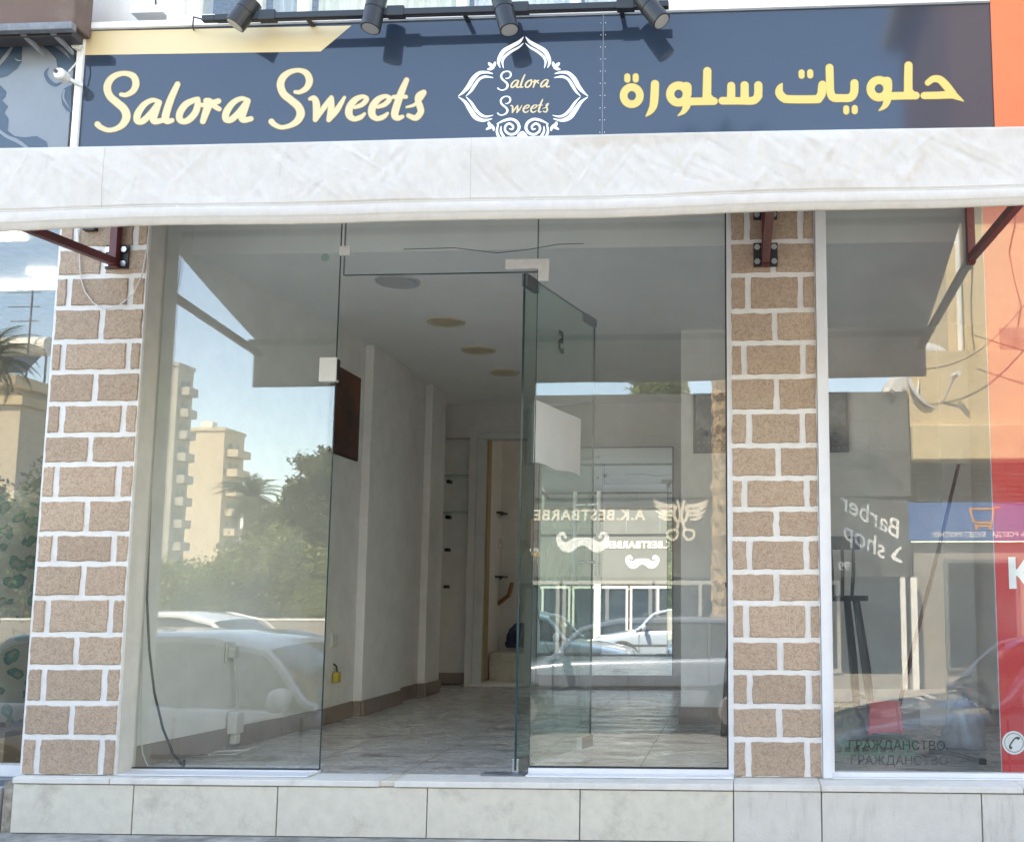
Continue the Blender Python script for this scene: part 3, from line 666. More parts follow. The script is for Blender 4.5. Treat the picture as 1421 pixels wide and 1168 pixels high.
# transom pane above the door
ta, tb, tz = at(478, 350, 0).x, at(747, 350, 0).x, at(600, 380, 0).z
tp = thing('transom_window', 'glass transom over the open doorway, held by steel clips', 'window', (-1.6, 0, tz))
pane(tp, ta + .005, tb - .005, tz, GZ1); 
B(ta + .005, tb - .005, -.0058, .0058, tz - .002, tz + .0015).build('glass_edge', G['edge'], tp)
B(ta - .001, ta + .004, -.006, .006, tz, GZ1).build('silicone_joint', G['greymetal'], tp); B(tb - .004, tb + .001, -.006, .006, tz, GZ1).build('silicone_joint', G['greymetal'], tp)
c = at(479, 350, 0)
B(c.x - .022, c.x + .035, -.026, -.006, c.z - .024, c.z + .026).build('clip', G['satin'], tp, bevel=.002)
MB().tube([at(x, y, .02) for x, y in ((560, 346), (630, 344), (690, 351), (735, 346), (775, 339), (810, 338))], .0022).build('loose_wire', G['cableb'], tp)
# right pane
ra, rb = at(741, 700, 0).x, at(1008.5, 700, 0).x
rp = thing('shop_window', 'tall glass pane between the open door and the tan pillar', 'window', (-.55, 0, .03))
pane(rp, ra, rb, GZ0, GZ1); edge(rp, ra - .001, GZ0, GZ1)
B(rb + .004, rb + .03, -.022, .02, .03, 3.0).build('jamb', G['alu'], rp)
B(rb - .004, rb + .004, -.012, .012, .04, 3.0).build('gasket', G['gasket'], rp)
B(ra, rb + .03, -.024, .022, .0275, .062).build('bottom_rail', G['alu'], rp)
B(ra, rb, -.014, .014, .0625, .068).build('gasket', G['gasket'], rp)
B(ra, rb + .03, -.09, -.026, .0285, .038).build('threshold', G['alu'], rp, bevel=.001)
# patch fitting that carries the door pivot
q0, q1, q2 = at(703, 362, 0), at(763, 376, 0), at(748, 392, 0)
pts = [(q0.x, q0.z), (q1.x, q0.z), (q1.x, q2.z), (q2.x, q2.z), (q2.x, q1.z + .005), (q0.x, q1.z + .005)]
MB().prism([(x, -.028, z) for x, z in pts], (0, .018, 0)).build('patch_fitting', G['satin'], rp, bevel=.002)

# glass door, swung inwards past square
hx = at(722, 700, 0).x; ang = R_(76)
dr = thing('glass_door', 'frameless glass door standing open into the shop with paper notice and bar handles', 'door', (hx, 0, .03))
du = Vector((math.cos(ang), math.sin(ang), 0)); dn = Vector((du.y, -du.x, 0))
def dpt(u, z, n=0): return Vector((hx, 0, 0)) + du * u + dn * n + Vector((0, 0, z))
DW, DZ0, DZ1 = .97, .045, tz - .008
def dbox(u0, u1, z0, z1, n0, n1): return MB().hexa([dpt(u0, z0, n0), dpt(u1, z0, n0), dpt(u1, z0, n1), dpt(u0, z0, n1), dpt(u0, z1, n0), dpt(u1, z1, n0), dpt(u1, z1, n1), dpt(u0, z1, n1)])
dbox(0, DW, DZ0, DZ1, -.005, .005).build('glass', G['doorglass'], dr)
for u in (-.0015, DW - .001): dbox(u, u + .0025, DZ0, DZ1, -.0056, .0056).build('glass_edge', G['edge'], dr)
dbox(0, DW, DZ1, DZ1 + .002, -.0056, .0056).build('glass_edge', G['edge'], dr)
dbox(.0, .15, DZ1 - .065, DZ1 + .003, -.016, .016).build('patch_fitting', G['greymetal'], dr, bevel=.002)
dbox(.0, .15, .035, .10, -.017, .017).build('patch_fitting', G['steel'], dr, bevel=.002)
dbox(DW - .16, DW + .004, DZ1 - .045, DZ1 + .004, -.014, .014).build('patch_fitting', G['greymetal'], dr, bevel=.002)
dbox(DW - .16, DW + .004, .035, .10, -.017, .017).build('patch_fitting', G['steel'], dr, bevel=.002)
for s in (-1, 1):
    h = MB().tube([dpt(DW - .09, 1.02, s * .075), dpt(DW - .09, 1.52, s * .075)], .0125, 14).build('handle', G['satin'], dr, smooth=False)
    for z in (1.1, 1.44): MB().tube([dpt(DW - .09, z, s * .006), dpt(DW - .09, z, s * .075)], .008, 10).build('standoff', G['steel'], h)
pp = MB(); n = 10
for i in range(n + 1):
    u = .12 + .62 * i / n; bul = .011 + .003 * math.sin(i * .9)
    pp.v += [dpt(u, 1.60 + .006 * math.sin(i), bul), dpt(u, 1.935 - .004 * i / n, bul + .002)]
pp.f = [(2 * i, 2 * i + 2, 2 * i + 3, 2 * i + 1) for i in range(n)]; pp.m = [0] * n
po = pp.build('notice_paper', G['paper'], dr); po.modifiers.new('thickness', 'SOLIDIFY').thickness = .001
fo = text('5', .17, 'number_sticker', G['sticker'], None, (0, 0, 0), bold=.006)
fo.data.transform(Matrix(((du.x, 0, 0, 0), (du.y, 1, 0, 0), (0, 0, 1, 0), (0, 0, 0, 1))) @ Matrix.Diagonal((-1, 1, 1, 1)))
fo.data.transform(Matrix.Translation(dpt(.46, 2.32, .0075))); fo.parent = dr; fo.matrix_parent_inverse = dr.matrix_world.inverted()
B(hx - .16, hx + .055, -.055, .03, .0275, .034).build('floor_pivot', G['greymetal'], dr)
# lock keys hanging on the door
kl = MB(); kl.tube([dpt(.10, 1.30, .02), dpt(.10, 1.13, .022)], .006); kl.build('key_strap', G['hose'], dr)
for i in range(4):
    a = random.uniform(-.5, .5); p = dpt(.11 + .012 * i, 1.14 - .02 * (i % 2), .02 + .004 * i)
    MB().lathe([(.011, -.001), (.014, 0), (.011, .001)], p, 10, 'y').build('key', G['brass'] if i % 2 else G['steel'], dr)
    MB().bar(p, p + Vector((a * .02, 0, -.05)), .005, .002).build('key', G['brass'] if i % 2 else G['steel'], dr)

# right window with red film and stickers
RWY = 0.
wa, wb = at(1151, 700, 0).x, 3.1
rw = thing('shop_window', 'wide shop window carrying red film, cyrillic lettering and dusty glass', 'window', (1.3, 0, .03))
pane(rw, wa, wb, .05, GZ1)
pR1 = at(1136, 700, PRF).x
B(pR1 + .002, wa - .012, -.05, .02, .03, 3.01).build('jamb', G['alu'], rw); B(wa - .011, wa + .003, -.02, .018, .05, 3.0).build('jamb', G['alu'], rw)
B(wa - .011, wb, -.05, .02, .0275, .034).build('bottom_rail', G['alu'], rw, bevel=.002)
B(wa - .011, wb, -.03, .02, .0345, .056).build('bottom_rail', G['alu'], rw, bevel=.002)
pxr = at(1381, 800, .012).x
B(pxr, wb - .05, .009, .011, .058, 2.98).build('red_film', G['poster'], rw)
B(pxr - .004, pxr - .0005, .009, .0112, .058, 2.98).build('film_edge', G['bag'], rw)
K = at(1403, 798, .008); text('К', .19, 'film_letter', G['white'], rw, (K.x + .045, .0072, K.z), bold=.009)
ph = at(1407, 1030, .008)
def ringxz(mb, c, r0, r1, y, n=32):
    mb.add([(c.x + r * math.cos(2 * math.pi * i / n), y, c.z + r * math.sin(2 * math.pi * i / n)) for r in (r0, r1) for i in range(n)], [(i, (i + 1) % n, n + (i + 1) % n, n + i) for i in range(n)])
mb = MB(); ringxz(mb, ph, 0.0001, .056, .0076); mb.build('phone_badge', G['white'], rw)
mb = MB(); ringxz(mb, ph, .043, .046, .0070); mb.build('badge_ring', G['sticker'], rw)
field_mesh([[(-16, -24, 15), (-20, -14, 8), (-6, 8, 8), (8, 22, 8), (22, 22, 15)]], lambda x, y, l: (ph.x + x * .001, .0068, ph.z + y * .001), 0., cell=1.2).build('phone_icon', G['sticker'], rw)
t1, t2 = at(1246, 1034, 0), at(1247, 1055, 0)
text('ГРАЖДАНСТВО,', .060, 'sticker_lettering', G['sticker'], rw, (t1.x, -.0068, t1.z), bold=.0, xscale=1.0)
text('ГРАЖДАНСТВО', .060, 'sticker_lettering', G['stickerfade'], rw, (t2.x, -.0068, t2.z), bold=.0, xscale=1.0)

# neighbour window on the left
nw = thing('salon_window', 'dark salon window left of the block pillar with a ring print dress inside', 'window', (-6, -.02, .05))
pane(nw, SX0 + .3, -3.61, .056, 3.0, -.015)
B(SX0 + .3, -3.61, -.035, .01, 3.001, 3.05).build('top_rail', G['alu'], nw)
dm = MB()
c0 = at(18, 800, .45)
for i, (z, rx) in enumerate(((.22, .20), (.5, .23), (.9, .21), (1.1, .17), (1.28, .23), (1.42, .20), (1.5, .07))):
    for j in range(20):
        a = 2 * math.pi * j / 20; k = 1 + (.08 * math.sin(5 * a + z * 3) if z < 1 else 0)
        dm.v.append((c0.x + rx * k * math.cos(a), .45 + rx * .6 * k * math.sin(a), z))
dm.f = [(i * 20 + j, i * 20 + (j + 1) % 20, (i + 1) * 20 + (j + 1) % 20, (i + 1) * 20 + j) for i in range(6) for j in range(20)]; dm.m = [0] * len(dm.f)
dt = thing('dress_form', 'ring print dress on a dark stand behind the salon glass', 'dress', (c0.x, .45, -.02))
dm.build('dress', G['dress'], dt, smooth=True)
MB().tube([(c0.x, .45, -.02), (c0.x, .45, .3)], .02).build('pole', G['plate'], dt); MB().lathe([(.18, 0), (.18, .02), (.03, .04)], (c0.x, .45, -.019), 20).build('base', G['plate'], dt)
pt = thing('potted_plant', 'spiky potted plant on a wood stool beside the salon dress', 'plant', (c0.x - .1, .95, -.02))
cc = at(22, 720, .95)
MB().lathe([(.10, 0), (.14, .2), (.15, .22), (.12, .22)], (cc.x, .95, cc.z - .22), 18).build('pot', G['hose'], pt, smooth=True)
MB().box(cc.x - .16, cc.x + .16, .79, 1.11, cc.z - .27, cc.z - .225).box(cc.x - .14, cc.x - .1, .81, .85, -.019, cc.z - .27).box(cc.x + .1, cc.x + .14, .81, .85, -.019, cc.z - .27).box(cc.x - .14, cc.x - .1, 1.05, 1.09, -.019, cc.z - .27).box(cc.x + .1, cc.x + .14, 1.05, 1.09, -.019, cc.z - .27).build('stool', G['wood'], pt)
lf = MB()
for i in range(46):
    a = random.uniform(0, 6.28); e = random.uniform(.5, 1.4); L_ = random.uniform(.22, .4); d = Vector((math.cos(a) * math.cos(e), math.sin(a) * math.cos(e), math.sin(e)))
    s_ = d.cross(Vector((0, 0, 1))).normalized() * .013; p = Vector((cc.x, .95, cc.z)); mid = p + d * L_ * .6; tip = p + d * L_ + Vector((math.cos(a), math.sin(a), -.7)) * .07
    lf.add([p - s_ * .6, p + s_ * .6, mid + s_, mid - s_, tip], [(0, 1, 2, 3), (3, 2, 4)])
lf.build('leaves', G['frond'], pt)
bx_ = thing('shoe_box', 'brown carton on the salon floor under the dress', 'box', (c0.x + .1, .3, -.02))
B(c0.x - .25, c0.x + .22, .18, .38, -.018, .16).build('carton', G['wood'], bx_, bevel=.004); B(c0.x - .255, c0.x + .225, .175, .385, .161, .19).build('lid', G['brown'], bx_, bevel=.004)

# ================================================================== signboard
SY = -.20
sx0, sx1 = -3.475, at(1376, 90, SY).x
sz0, sz1 = 2.98, at(700, 25, SY).z
sg = thing('signboard', 'glossy navy signboard with gold SALORA SWEETS lettering in Latin and Arabic script', 'sign', ((sx0 + sx1) / 2, SY, sz0))
seam = at(836.5, 100, SY).x
B(sx0, seam - .0015, SY, SY + .03, sz0, sz1).build('panel', G['navy'], sg)
B(seam + .0015, sx1, SY, SY + .03, sz0, sz1).build('panel', G['navy'], sg)
B(seam - .0014, seam + .0014, SY + .004, SY + .012, sz0, sz1).build('seam', G['white'], sg)
for i in range(14):
    for s in (-1, 1): disc((seam + s * .012, SY - .001, sz0 + .08 + i * .066), .0028, .002, 6).build('rivet', G['white'], sg)
B(sx0 - .04, sx1, SY - .02, SY + .04, sz1 + .001, sz1 + .035).build('top_trim', G['whitepaint'], sg, bevel=.002)
B(sx0 - .035, sx0 - .001, SY - .018, SY + .04, sz0, sz1).build('side_trim', G['whitepaint'], sg, bevel=.002)
B(sx0 - .03, sx1, SY + .041, -.001, sz0, sz1 + .02).build('backing', G['greymetal'], sg)
def S3(ox, oy, sc_):                        # tracing coordinates -> sign plane
    return lambda x, y, l: (lambda p: (p.x, SY - .0012 - l, p.z))(at(ox + x / sc_, oy + y / sc_, SY))
LAY[0] = 0
mb = MB(); q = [at(x, y, SY) for x, y in ((113, 44), (488, 36), (445, 72), (112, 77))]
mb.poly([(p.x, SY - .0012, p.z) for p in q]); mb.build('gold_band', G['gold'], sg)
S_ = [(285, 305, 30), (330, 308, 36), (385, 275, 48), (408, 215, 56), (385, 155, 50), (315, 132, 38), (240, 150, 46), (190, 195, 56), (172, 255, 60), (195, 320, 58), (255, 375, 60), (310, 425, 64), (330, 485, 66), (305, 545, 56), (250, 585, 40), (180, 598, 36), (120, 575, 40), (92, 550, 46)]
a_ = [[(600, 365, 30), (545, 352, 36), (480, 385, 46), (430, 450, 56), (415, 505, 54), (430, 532, 40), (470, 520, 50), (530, 460, 46), (595, 370, 40)], [(598, 372, 46), (570, 440, 58), (550, 505, 58), (570, 528, 46), (625, 518, 40)]]
SAL = [S_] + a_ + [[(750, 222, 44), (700, 330, 56), (665, 430, 60), (650, 500, 60), (668, 526, 46), (705, 518, 36)],
       [(912, 345, 40), (870, 358, 44), (815, 390, 54), (772, 450, 56), (766, 505, 52), (800, 528, 44), (850, 508, 52), (898, 450, 54), (915, 390, 50), (916, 345, 40)], [(925, 392, 30), (975, 392, 36)],
       [(985, 358, 46), (1015, 370, 56), (990, 430, 60), (958, 525, 46)], [(1010, 385, 46), (1045, 372, 44), (1085, 360, 44)], [(1040, 385, 46), (1065, 410, 40), (1092, 425, 36)]] + \
      [[(x + 728, y - 13, w_) for x, y, w_ in st] for st in a_]
SW_S = [(295, 285, 28), (335, 285, 34), (390, 250, 48), (412, 190, 56), (385, 130, 48), (320, 107, 34), (245, 125, 44), (192, 170, 56), (175, 230, 60), (200, 300, 58), (265, 355, 58), (320, 405, 62), (340, 465, 66), (310, 525, 54), (250, 562, 38), (180, 575, 34), (125, 552, 40), (100, 528, 46)]
e_ = [(785, 412, 26), (845, 388, 38), (882, 345, 38), (850, 323, 32), (790, 348, 48), (745, 405, 58), (737, 468, 58), (775, 506, 40), (830, 493, 38), (865, 464, 22)]
SWE = [SW_S, [(415, 342, 26), (452, 338, 44), (470, 400, 58), (460, 512, 38)], [(462, 512, 36), (530, 415, 42), (592, 332, 36)], [(592, 335, 40), (590, 420, 52), (570, 514, 36)], [(572, 514, 36), (640, 430, 46), (700, 330, 24)],
       e_, [(x + 188, y - 3, w_) for x, y, w_ in e_],
       [(1210, 187, 40), (1170, 280, 54), (1135, 380, 58), (1112, 470, 58), (1138, 500, 42), (1175, 488, 30)], [(1100, 327, 30), (1150, 322, 32), (1205, 325, 30)],
       [(1210, 409, 16), (1270, 392, 24), (1318, 350, 30), (1350, 300, 36), (1350, 285, 34), (1310, 310, 40), (1300, 345, 44), (1318, 400, 52), (1326, 450, 50), (1285, 498, 46), (1225, 478, 34)]]
def word(strokes, f3, name, mt, grow=0, edge_=5.):
    field_mesh(strokes, f3, .0, edge_).build(name + '_outline', G['goldedge'], sg)
    return field_mesh(strokes, f3, .0006, grow).build(name, G[mt], sg)
word(SAL, S3(120, 80, 5.92), 'salora_lettering', 'gold'); word(SWE, S3(360, 80, 5.92), 'sweets_lettering', 'gold')
def ringst(cx, cy, rx, ry, w_): return [(cx + rx * math.cos(a), cy + ry * math.sin(a), w_) for a in np.linspace(.3, .3 + 2 * math.pi, 17)]
def sq(cx, cy, s=46): return [(cx - .1, cy - 13, s * .98), (cx + .1, cy + 13, s * .98)]
AR1 = [ringst(152, 360, 64, 67, 58), sq(117, 221, 46), sq(183, 220, 46), [(335, 268, 62), (331, 370, 64), (322, 440, 58), (298, 485, 40), (265, 520, 8)],
       ringst(521, 347, 66, 67, 62), [(570, 290, 70), (592, 290, 60), (594, 350, 56)], [(588, 400, 56), (584, 440, 56), (560, 485, 36), (518, 516, 8)], [(590, 406, 60), (710, 404, 58), (800, 403, 58)], [(748, 166, 62), (746, 280, 64), (744, 385, 66)], [(744, 360, 64), (775, 396, 64), (800, 404, 56)],
       [(866, 400, 58), (1000, 401, 56), (1110, 398, 60), (1150, 360, 62)], [(936, 282, 60), (936, 340, 62), (934, 395, 66)], [(1042, 278, 62), (1042, 340, 62), (1042, 395, 66)], [(1150, 278, 62), (1150, 330, 62), (1145, 368, 62)],
       [(1336, 268, 14), (1318, 300, 46), (1316, 340, 62), (1350, 378, 64), (1400, 388, 62), (1600, 388, 62), (1625, 380, 64), (1648, 345, 64), (1653, 300, 64), (1656, 274, 62)], sq(1491, 190, 46), sq(1559, 188, 46)]
AR2 = [[(347, 140, 60), (350, 240, 60), (354, 330, 60), (378, 374, 62), (440, 379, 60), (510, 375, 62), (540, 335, 62), (544, 262, 62)], sq(479, 472, 46), sq(546, 470, 46),
       ringst(738, 305, 67, 68, 62), [(785, 250, 70), (808, 248, 60), (812, 310, 56)], [(806, 360, 56), (800, 405, 54), (778, 446, 36), (738, 476, 8)], [(805, 363, 60), (930, 360, 58), (1028, 359, 58)], [(970, 122, 62), (968, 230, 64), (968, 340, 66)], [(966, 318, 64), (998, 352, 62), (1026, 359, 56)],
       [(1094, 359, 54), (1200, 357, 56), (1310, 354, 56), (1360, 376, 34), (1403, 402, 6)], [(1122, 258, 44), (1165, 228, 50), (1215, 232, 56), (1262, 275, 62), (1318, 345, 60)]]
word(AR1, S3(850, 70, 5.684), 'arabic_lettering', 'gold2', edge_=4); word(AR2, S3(1090, 70, 5.684), 'arabic_lettering', 'gold2', edge_=4)
# ornamental frame in the middle
hal = [[(685, 85, 8), (640, 135, 34), (560, 180, 40), (490, 225, 44), (450, 290, 40), (440, 340, 28), (455, 385, 8)], [(685, 145, 6), (640, 185, 20), (560, 230, 26), (500, 280, 26), (478, 330, 22), (488, 390, 6)],
       [(380, 445, 10), (320, 432, 24), (250, 440, 34), (190, 495, 44), (140, 575, 42), (90, 630, 26), (45, 665, 6)], [(385, 485, 8), (310, 475, 24), (250, 500, 26), (205, 560, 30), (165, 620, 24), (120, 665, 6)],
       [(45, 675, 6), (110, 725, 30), (160, 800, 44), (215, 875, 46), (290, 905, 30), (375, 890, 8)], [(120, 675, 6), (170, 730, 24), (215, 800, 30), (265, 850, 28), (320, 868, 20), (385, 855, 6)],
       [(405, 338, 22), (398, 360, 30), (380, 385, 30)], [(347, 345, 24), (362, 360, 34), (385, 375, 34)], [(335, 402, 16), (360, 398, 30), (385, 388, 26)],
       [(345, 932, 28), (352, 950, 34), (372, 975, 20)], [(322, 992, 16), (345, 980, 26), (372, 970, 20)], [(392, 1005, 12), (388, 980, 28), (372, 955, 24)],
       [(425, 940, 10), (500, 905, 24), (570, 894, 26), (625, 925, 28), (642, 980, 28), (610, 1030, 26), (555, 1043, 24), (508, 1010, 22), (508, 962, 22), (545, 937, 22), (582, 962, 22), (575, 993, 18), (548, 988, 10)],
       [(435, 950, 16), (424, 1020, 24), (455, 1095, 30)], [(465, 965, 8), (465, 1020, 24), (510, 1095, 26)], [(670, 1040, 46), (660, 1080, 30)], [(670, 1032, 40), (640, 1052, 26), (628, 1066, 14)]]
def mir(st): return [(2 * (697 - (y - 70) * .0232) - x, y, w_) for x, y, w_ in st]
f3 = S3(630, 40, 7.105)
field_mesh(hal + [mir(st) for st in hal], f3, .0, cell=3.2).build('ornament', G['white'], sg)
def remap(strokes, b0, b1):
    (x0, y0, x1, y1), (u0, v0, u1, v1) = b0, b1; kx = (u1 - u0) / (x1 - x0); ky = (v1 - v0) / (y1 - y0)
    return [[(u0 + (x - x0) * kx, v0 + (y - y0) * ky, w_ * .5 * (kx + ky) * .8) for x, y, w_ in st] for st in strokes]
for strokes, b0, b1 in ((SAL, (70, 115, 1350, 615), (425, 415, 940, 615)), (SWE, (75, 90, 1375, 595), (422, 662, 940, 862))):
    R2 = remap(strokes, b0, b1)
    for nm, sts, mt in (('emblem_initial', R2[:1], 'white'), ('emblem_lettering', R2[1:], 'gold')):
        field_mesh(sts, f3, .0, cell=2.2, seg=5).build(nm, G[mt], sg)

# orange sign on the right, salon sign on the left
og = thing('orange_signboard', 'plain orange signboard butting against the navy sweet shop sign', 'sign', (2, SY, sz0))
B(sx1 + .004, 3.2, SY - .002, SY + .03, sz0, sz1 + .035).build('panel', G['orange'], og); B(sx1 + .001, sx1 + .0035, SY - .004, SY + .03, sz0, sz1).build('edge_strip', G['plate'], og)
B(sx1 + .0045, 3.2, SY + .031, -.001, sz0, sz1).build('backing', G['greymetal'], og)
ng = thing('salon_signboard', 'grey salon signboard with slate blue hair and face silhouette', 'sign', (-4.5, SY, sz0))
B(-6.5, sx0 - .06, SY, SY + .03, sz0, 3.86).build('panel', G['greysign'], ng); B(-6.5, sx0 - .06, SY + .031, -.001, sz0, 3.86).build('backing', G['greymetal'], ng)
f1 = S3(0, 0, 5.842); LAY[0] = .0003; o = MB()
def fill(o, pts, f3, lift): o.poly([f3(x, y, lift) for x, y in pts])
fill(o, [(185, 345), (180, 420), (178, 505), (140, 560), (60, 620), (-60, 650), (-60, 345)], f1, .0004)
fill(o, [(310, 340), (400, 420), (455, 480), (470, 560), (520, 600), (600, 560), (606, 345)], f1, .0005)
fill(o, [(-60, 690), (0, 690), (30, 720), (52, 745), (45, 785), (18, 815), (65, 865), (35, 915), (70, 965), (62, 1060), (120, 1105), (200, 1115), (300, 1105), (380, 1150), (410, 1290), (-60, 1290)], f1, .0006)
fill(o, [(520, 720), (580, 690), (580, 920), (540, 900), (505, 850), (498, 780)], f1, .0007)
LAY[0] = .0008; stroke(o, [(395, 555, 6), (370, 600, 24), (400, 660, 34), (450, 690, 26), (500, 670, 8)], f1)
o.build('hair_print', G['navysign'], ng)
o = MB(); LAY[0] = .001
for st in ([(-20, 540, 26), (40, 470, 30), (90, 400, 22), (125, 350, 10)], [(395, 345, 20), (470, 380, 30), (530, 430, 24), (570, 480, 4)], [(-20, 1050, 22), (60, 1110, 26), (150, 1150, 30), (260, 1230, 20)], [(525, 735, 14), (518, 800, 16), (565, 880, 6)], [(125, 480, 6), (150, 495, 12), (185, 495, 4)]): stroke(o, st, f1)
o.build('hair_highlight', G['greysign'], ng)
# brown awning cassette over the salon
bz = at(60, 40, -.38).z
cs = thing('awning_cassette', 'brown awning cassette with grey metal edge above the salon sign', 'awning', (-5, -.4, bz))
bxr = at(103, 20, -.36).x
B(-7, bxr, -.36, -.212, bz + .03, bz + .5).build('housing', G['brown'], cs, bevel=.01)
B(-7, bxr + .012, -.39, -.35, bz - .01, bz + .03).build('front_rail', G['greymetal'], cs, bevel=.004)
B(-7, bxr - .02, -.34, -.25, bz - .02, bz + .029).build('roller', G['plate'], cs)
for x in (60, 18): 
    p = at(x, 40, -.4); MB().prism([(p.x, -.348, bz - .011), (p.x + .03, -.348, bz - .011), (p.x + .06, -.24, bz - .07), (p.x + .05, -.24, bz - .07)], (0, 0, .02)).build('arm', G['greymetal'], cs)
for a, b, y in ((2, 31, 56), (35, 55, 55)):
    B(at(a, y, -.24).x, at(b, y, -.24).x, -.245, -.235, at(a, y + 3, -.24).z, at(a, y - 3, -.24).z).build('label_strip', G['white'], cs)
# security camera
sp = at(86, 105, -.30)
sm_ = thing('security_camera', 'small cream security camera beside the salon sign', 'camera', sp)
MB().lathe([(.026, 0), (.031, .008), (.031, .05), (.026, .058)], (sp.x, sp.y - .03, sp.z), 20, 'y').build('body', G['camwhite'], sm_, smooth=False)
MB().lathe([(.010, 0), (.010, .006)], (sp.x - .012, sp.y - .037, sp.z + .008), 12, 'y').build('lens', G['plate'], sm_)
MB().bar(sp + Vector((.0, .02, 0)), sp + Vector((.05, .09, -.01)), .018, .018).build('mount', G['camwhite'], sm_)
MB().tube([sp + Vector((.02, .02, .03)), sp + Vector((.045, .04, .09)), sp + Vector((.05, .08, .2))], .004).build('cable', G['cablew'], sm_)
MB().lathe([(.022, 0), (.022, .05)], (at(104, 62, -.25).x, -.25, at(104, 62, -.25).z), 14, 'y').build('junction_box', G['camwhite'], sm_)

# ------------------------------------------------------------------ track light
TY = -.335
tr = thing('light_track', 'black metal light track along the top of the navy sign', 'light track', (at(620, 20, TY).x, TY, at(620, 20, TY).z))
tA, tB = at(300, 25, TY), at(928, 9, TY); zt_ = (tA.z + tB.z) / 2 + .0
B(tA.x, tB.x, TY - .018, TY + .018, zt_ - .016, zt_ + .018).build('rail', G['black'], tr, bevel=.003)
B(tA.x, tB.x, TY - .008, TY + .008, zt_ - .0175, zt_ - .0165).build('slot', G['plate'], tr)
B(tA.x - .07, tA.x - .002, TY - .016, TY + .016, zt_ - .014, zt_ + .016).build('feed_box', G['black'], tr, bevel=.003)
MB().tube([(tA.x - .07, TY, zt_), (tA.x - .12, TY, zt_ + .015), (tA.x - .18, TY + .1, zt_ + .02), (tA.x - .25, -.03, zt_ + .03)], .004).build('feed_cable', G['cableb'], tr)
for x in (420, 640, 860): B(at(x, 15, TY).x - .012, at(x, 15, TY).x + .012, TY + .017, -.10, zt_ + .02, zt_ + .026).build('bracket', G['black'], tr)
heads = [((351, 2), (326, 35), (372, 20), 'tilted furthest left, over the gold band'), ((524, -4), (514, 40), (550, 14), 'aimed straight down beside the end of the gold band'), ((694, -6), (707, 42), (722, 8), 'hanging over the white ornament'), ((890, -4), (918, 30), (868, 6), 'aimed right at the arabic lettering')]
for (a, b, ad, w_) in heads:
    pa, pb = at(*a, TY - .01), at(*b, TY - .03)
    h = thing('spotlight', 'black track spotlight ' + w_, 'spotlight', pa, group='spotlights on the sign track')
    ax = (pb - pa).normalized(); Ln = (pb - pa).length; st = pa - ax * .0
    MB().tube([st, st + ax * .002, st + ax * (Ln * .42)], [.047, .05, .05], 24).build('rear_body', G['black'], h)
    MB().tube([st + ax * (Ln * .425), st + ax * (Ln * .445)], [.047, .047], 24).build('groove', G['plate'], h)
    MB().tube([st + ax * (Ln * .45), st + ax * Ln], [.05, .05], 24).build('front_body', G['black'], h)
    MB().tube([st + ax * (Ln + .0005), st + ax * (Ln + .002)], [.042, .042], 24).build('lens', G['lens'], h)
    p = at(*ad, TY); zc = zt_ - .002
    B(p.x - .045, p.x + .045, TY - .022, TY + .022, zc - .02, zc + .035).build('adapter', G['black'], h, bevel=.004)
    MB().tube([(p.x, TY, zc), st + ax * Ln * .3], .012, 10).build('arm', G['black'], h)

# ================================================================== awning
AY, AX0, AX1 = -1.5, -3.31, 1.21
aw = thing('awning', 'long grimy white fabric awning with deep wrinkled valance across the shopfront', 'awning', (-1, -.8, 2.3))
def zb(x): return 2.305 + .004 * (x + 3.3) + .004 * math.sin(x * 2.1) + .003 * math.sin(x * 5.3 + 1)
def zt2(x): return 2.645 - .003 * (x + 3.3) + .003 * math.sin(x * 1.7 + 2)
nx_, nz_ = 760, 44
ph_ = rng.random(12) * 6.28
CR = [(rng.uniform(AX0, AX1), rng.uniform(.3, 1.), rng.normal(.35, .85), rng.uniform(.025, .11), rng.uniform(.007, .022), rng.uniform(.0012, .0048) * rng.choice([-1, 1])) for _ in range(380)]
CRa = np.array(CR)
def vdy(x, t):                               # relief of the cloth: slack folds, sharp creases, stitched hems
    zz = (zt2(x) - zb(x)) * t
    d = 0.
    for k, (fx, sl, am) in enumerate(((7., 7., .005), (11.3, 12., .0035), (19., 9., .002), (31., -8., .001), (4.1, -3, .009))):
        s_ = math.sin(fx * x + sl * zz + ph_[k]); d += am * s_ * (.5 + .5 * math.sin(fx * .23 * x + ph_[k + 5]))
    near = CRa[np.abs(CRa[:, 0] - x) < .35]
    for cx, ct, sl, ln, wd, am in near:
        dz = zz - ct * .34; u = (x - cx) + sl * dz; v = dz * 1.1
        d += am * math.exp(-(u / wd) ** 2 - (v / ln) ** 2)
    f = min(1, max(0, t - .2) * 6) * min(1, (1 - t) * 8)
    d = d * f + .0016 * math.sin(x * 23 + 5 * math.sin(x * 3.1)) * (1 - f) * (t < .5)
    for zs, am in ((.235, .0035), (.10, .0035)): d += am * math.exp(-((t - zs) / .012) ** 2)
    return d - .004 * math.exp(-((t - .165) / .06) ** 2) - .003 * math.exp(-((t - .05) / .05) ** 2)
V = []
for j in range(nz_ + 1):
    t = j / nz_
    for i in range(nx_ + 1):
        x = AX0 + (AX1 - AX0) * i / nx_
        V.append((x, AY + vdy(x, t), zb(x) + (zt2(x) - zb(x)) * t))
Fq = [(j * (nx_ + 1) + i, j * (nx_ + 1) + i + 1, (j + 1) * (nx_ + 1) + i + 1, (j + 1) * (nx_ + 1) + i) for j in range(nz_) for i in range(nx_)]
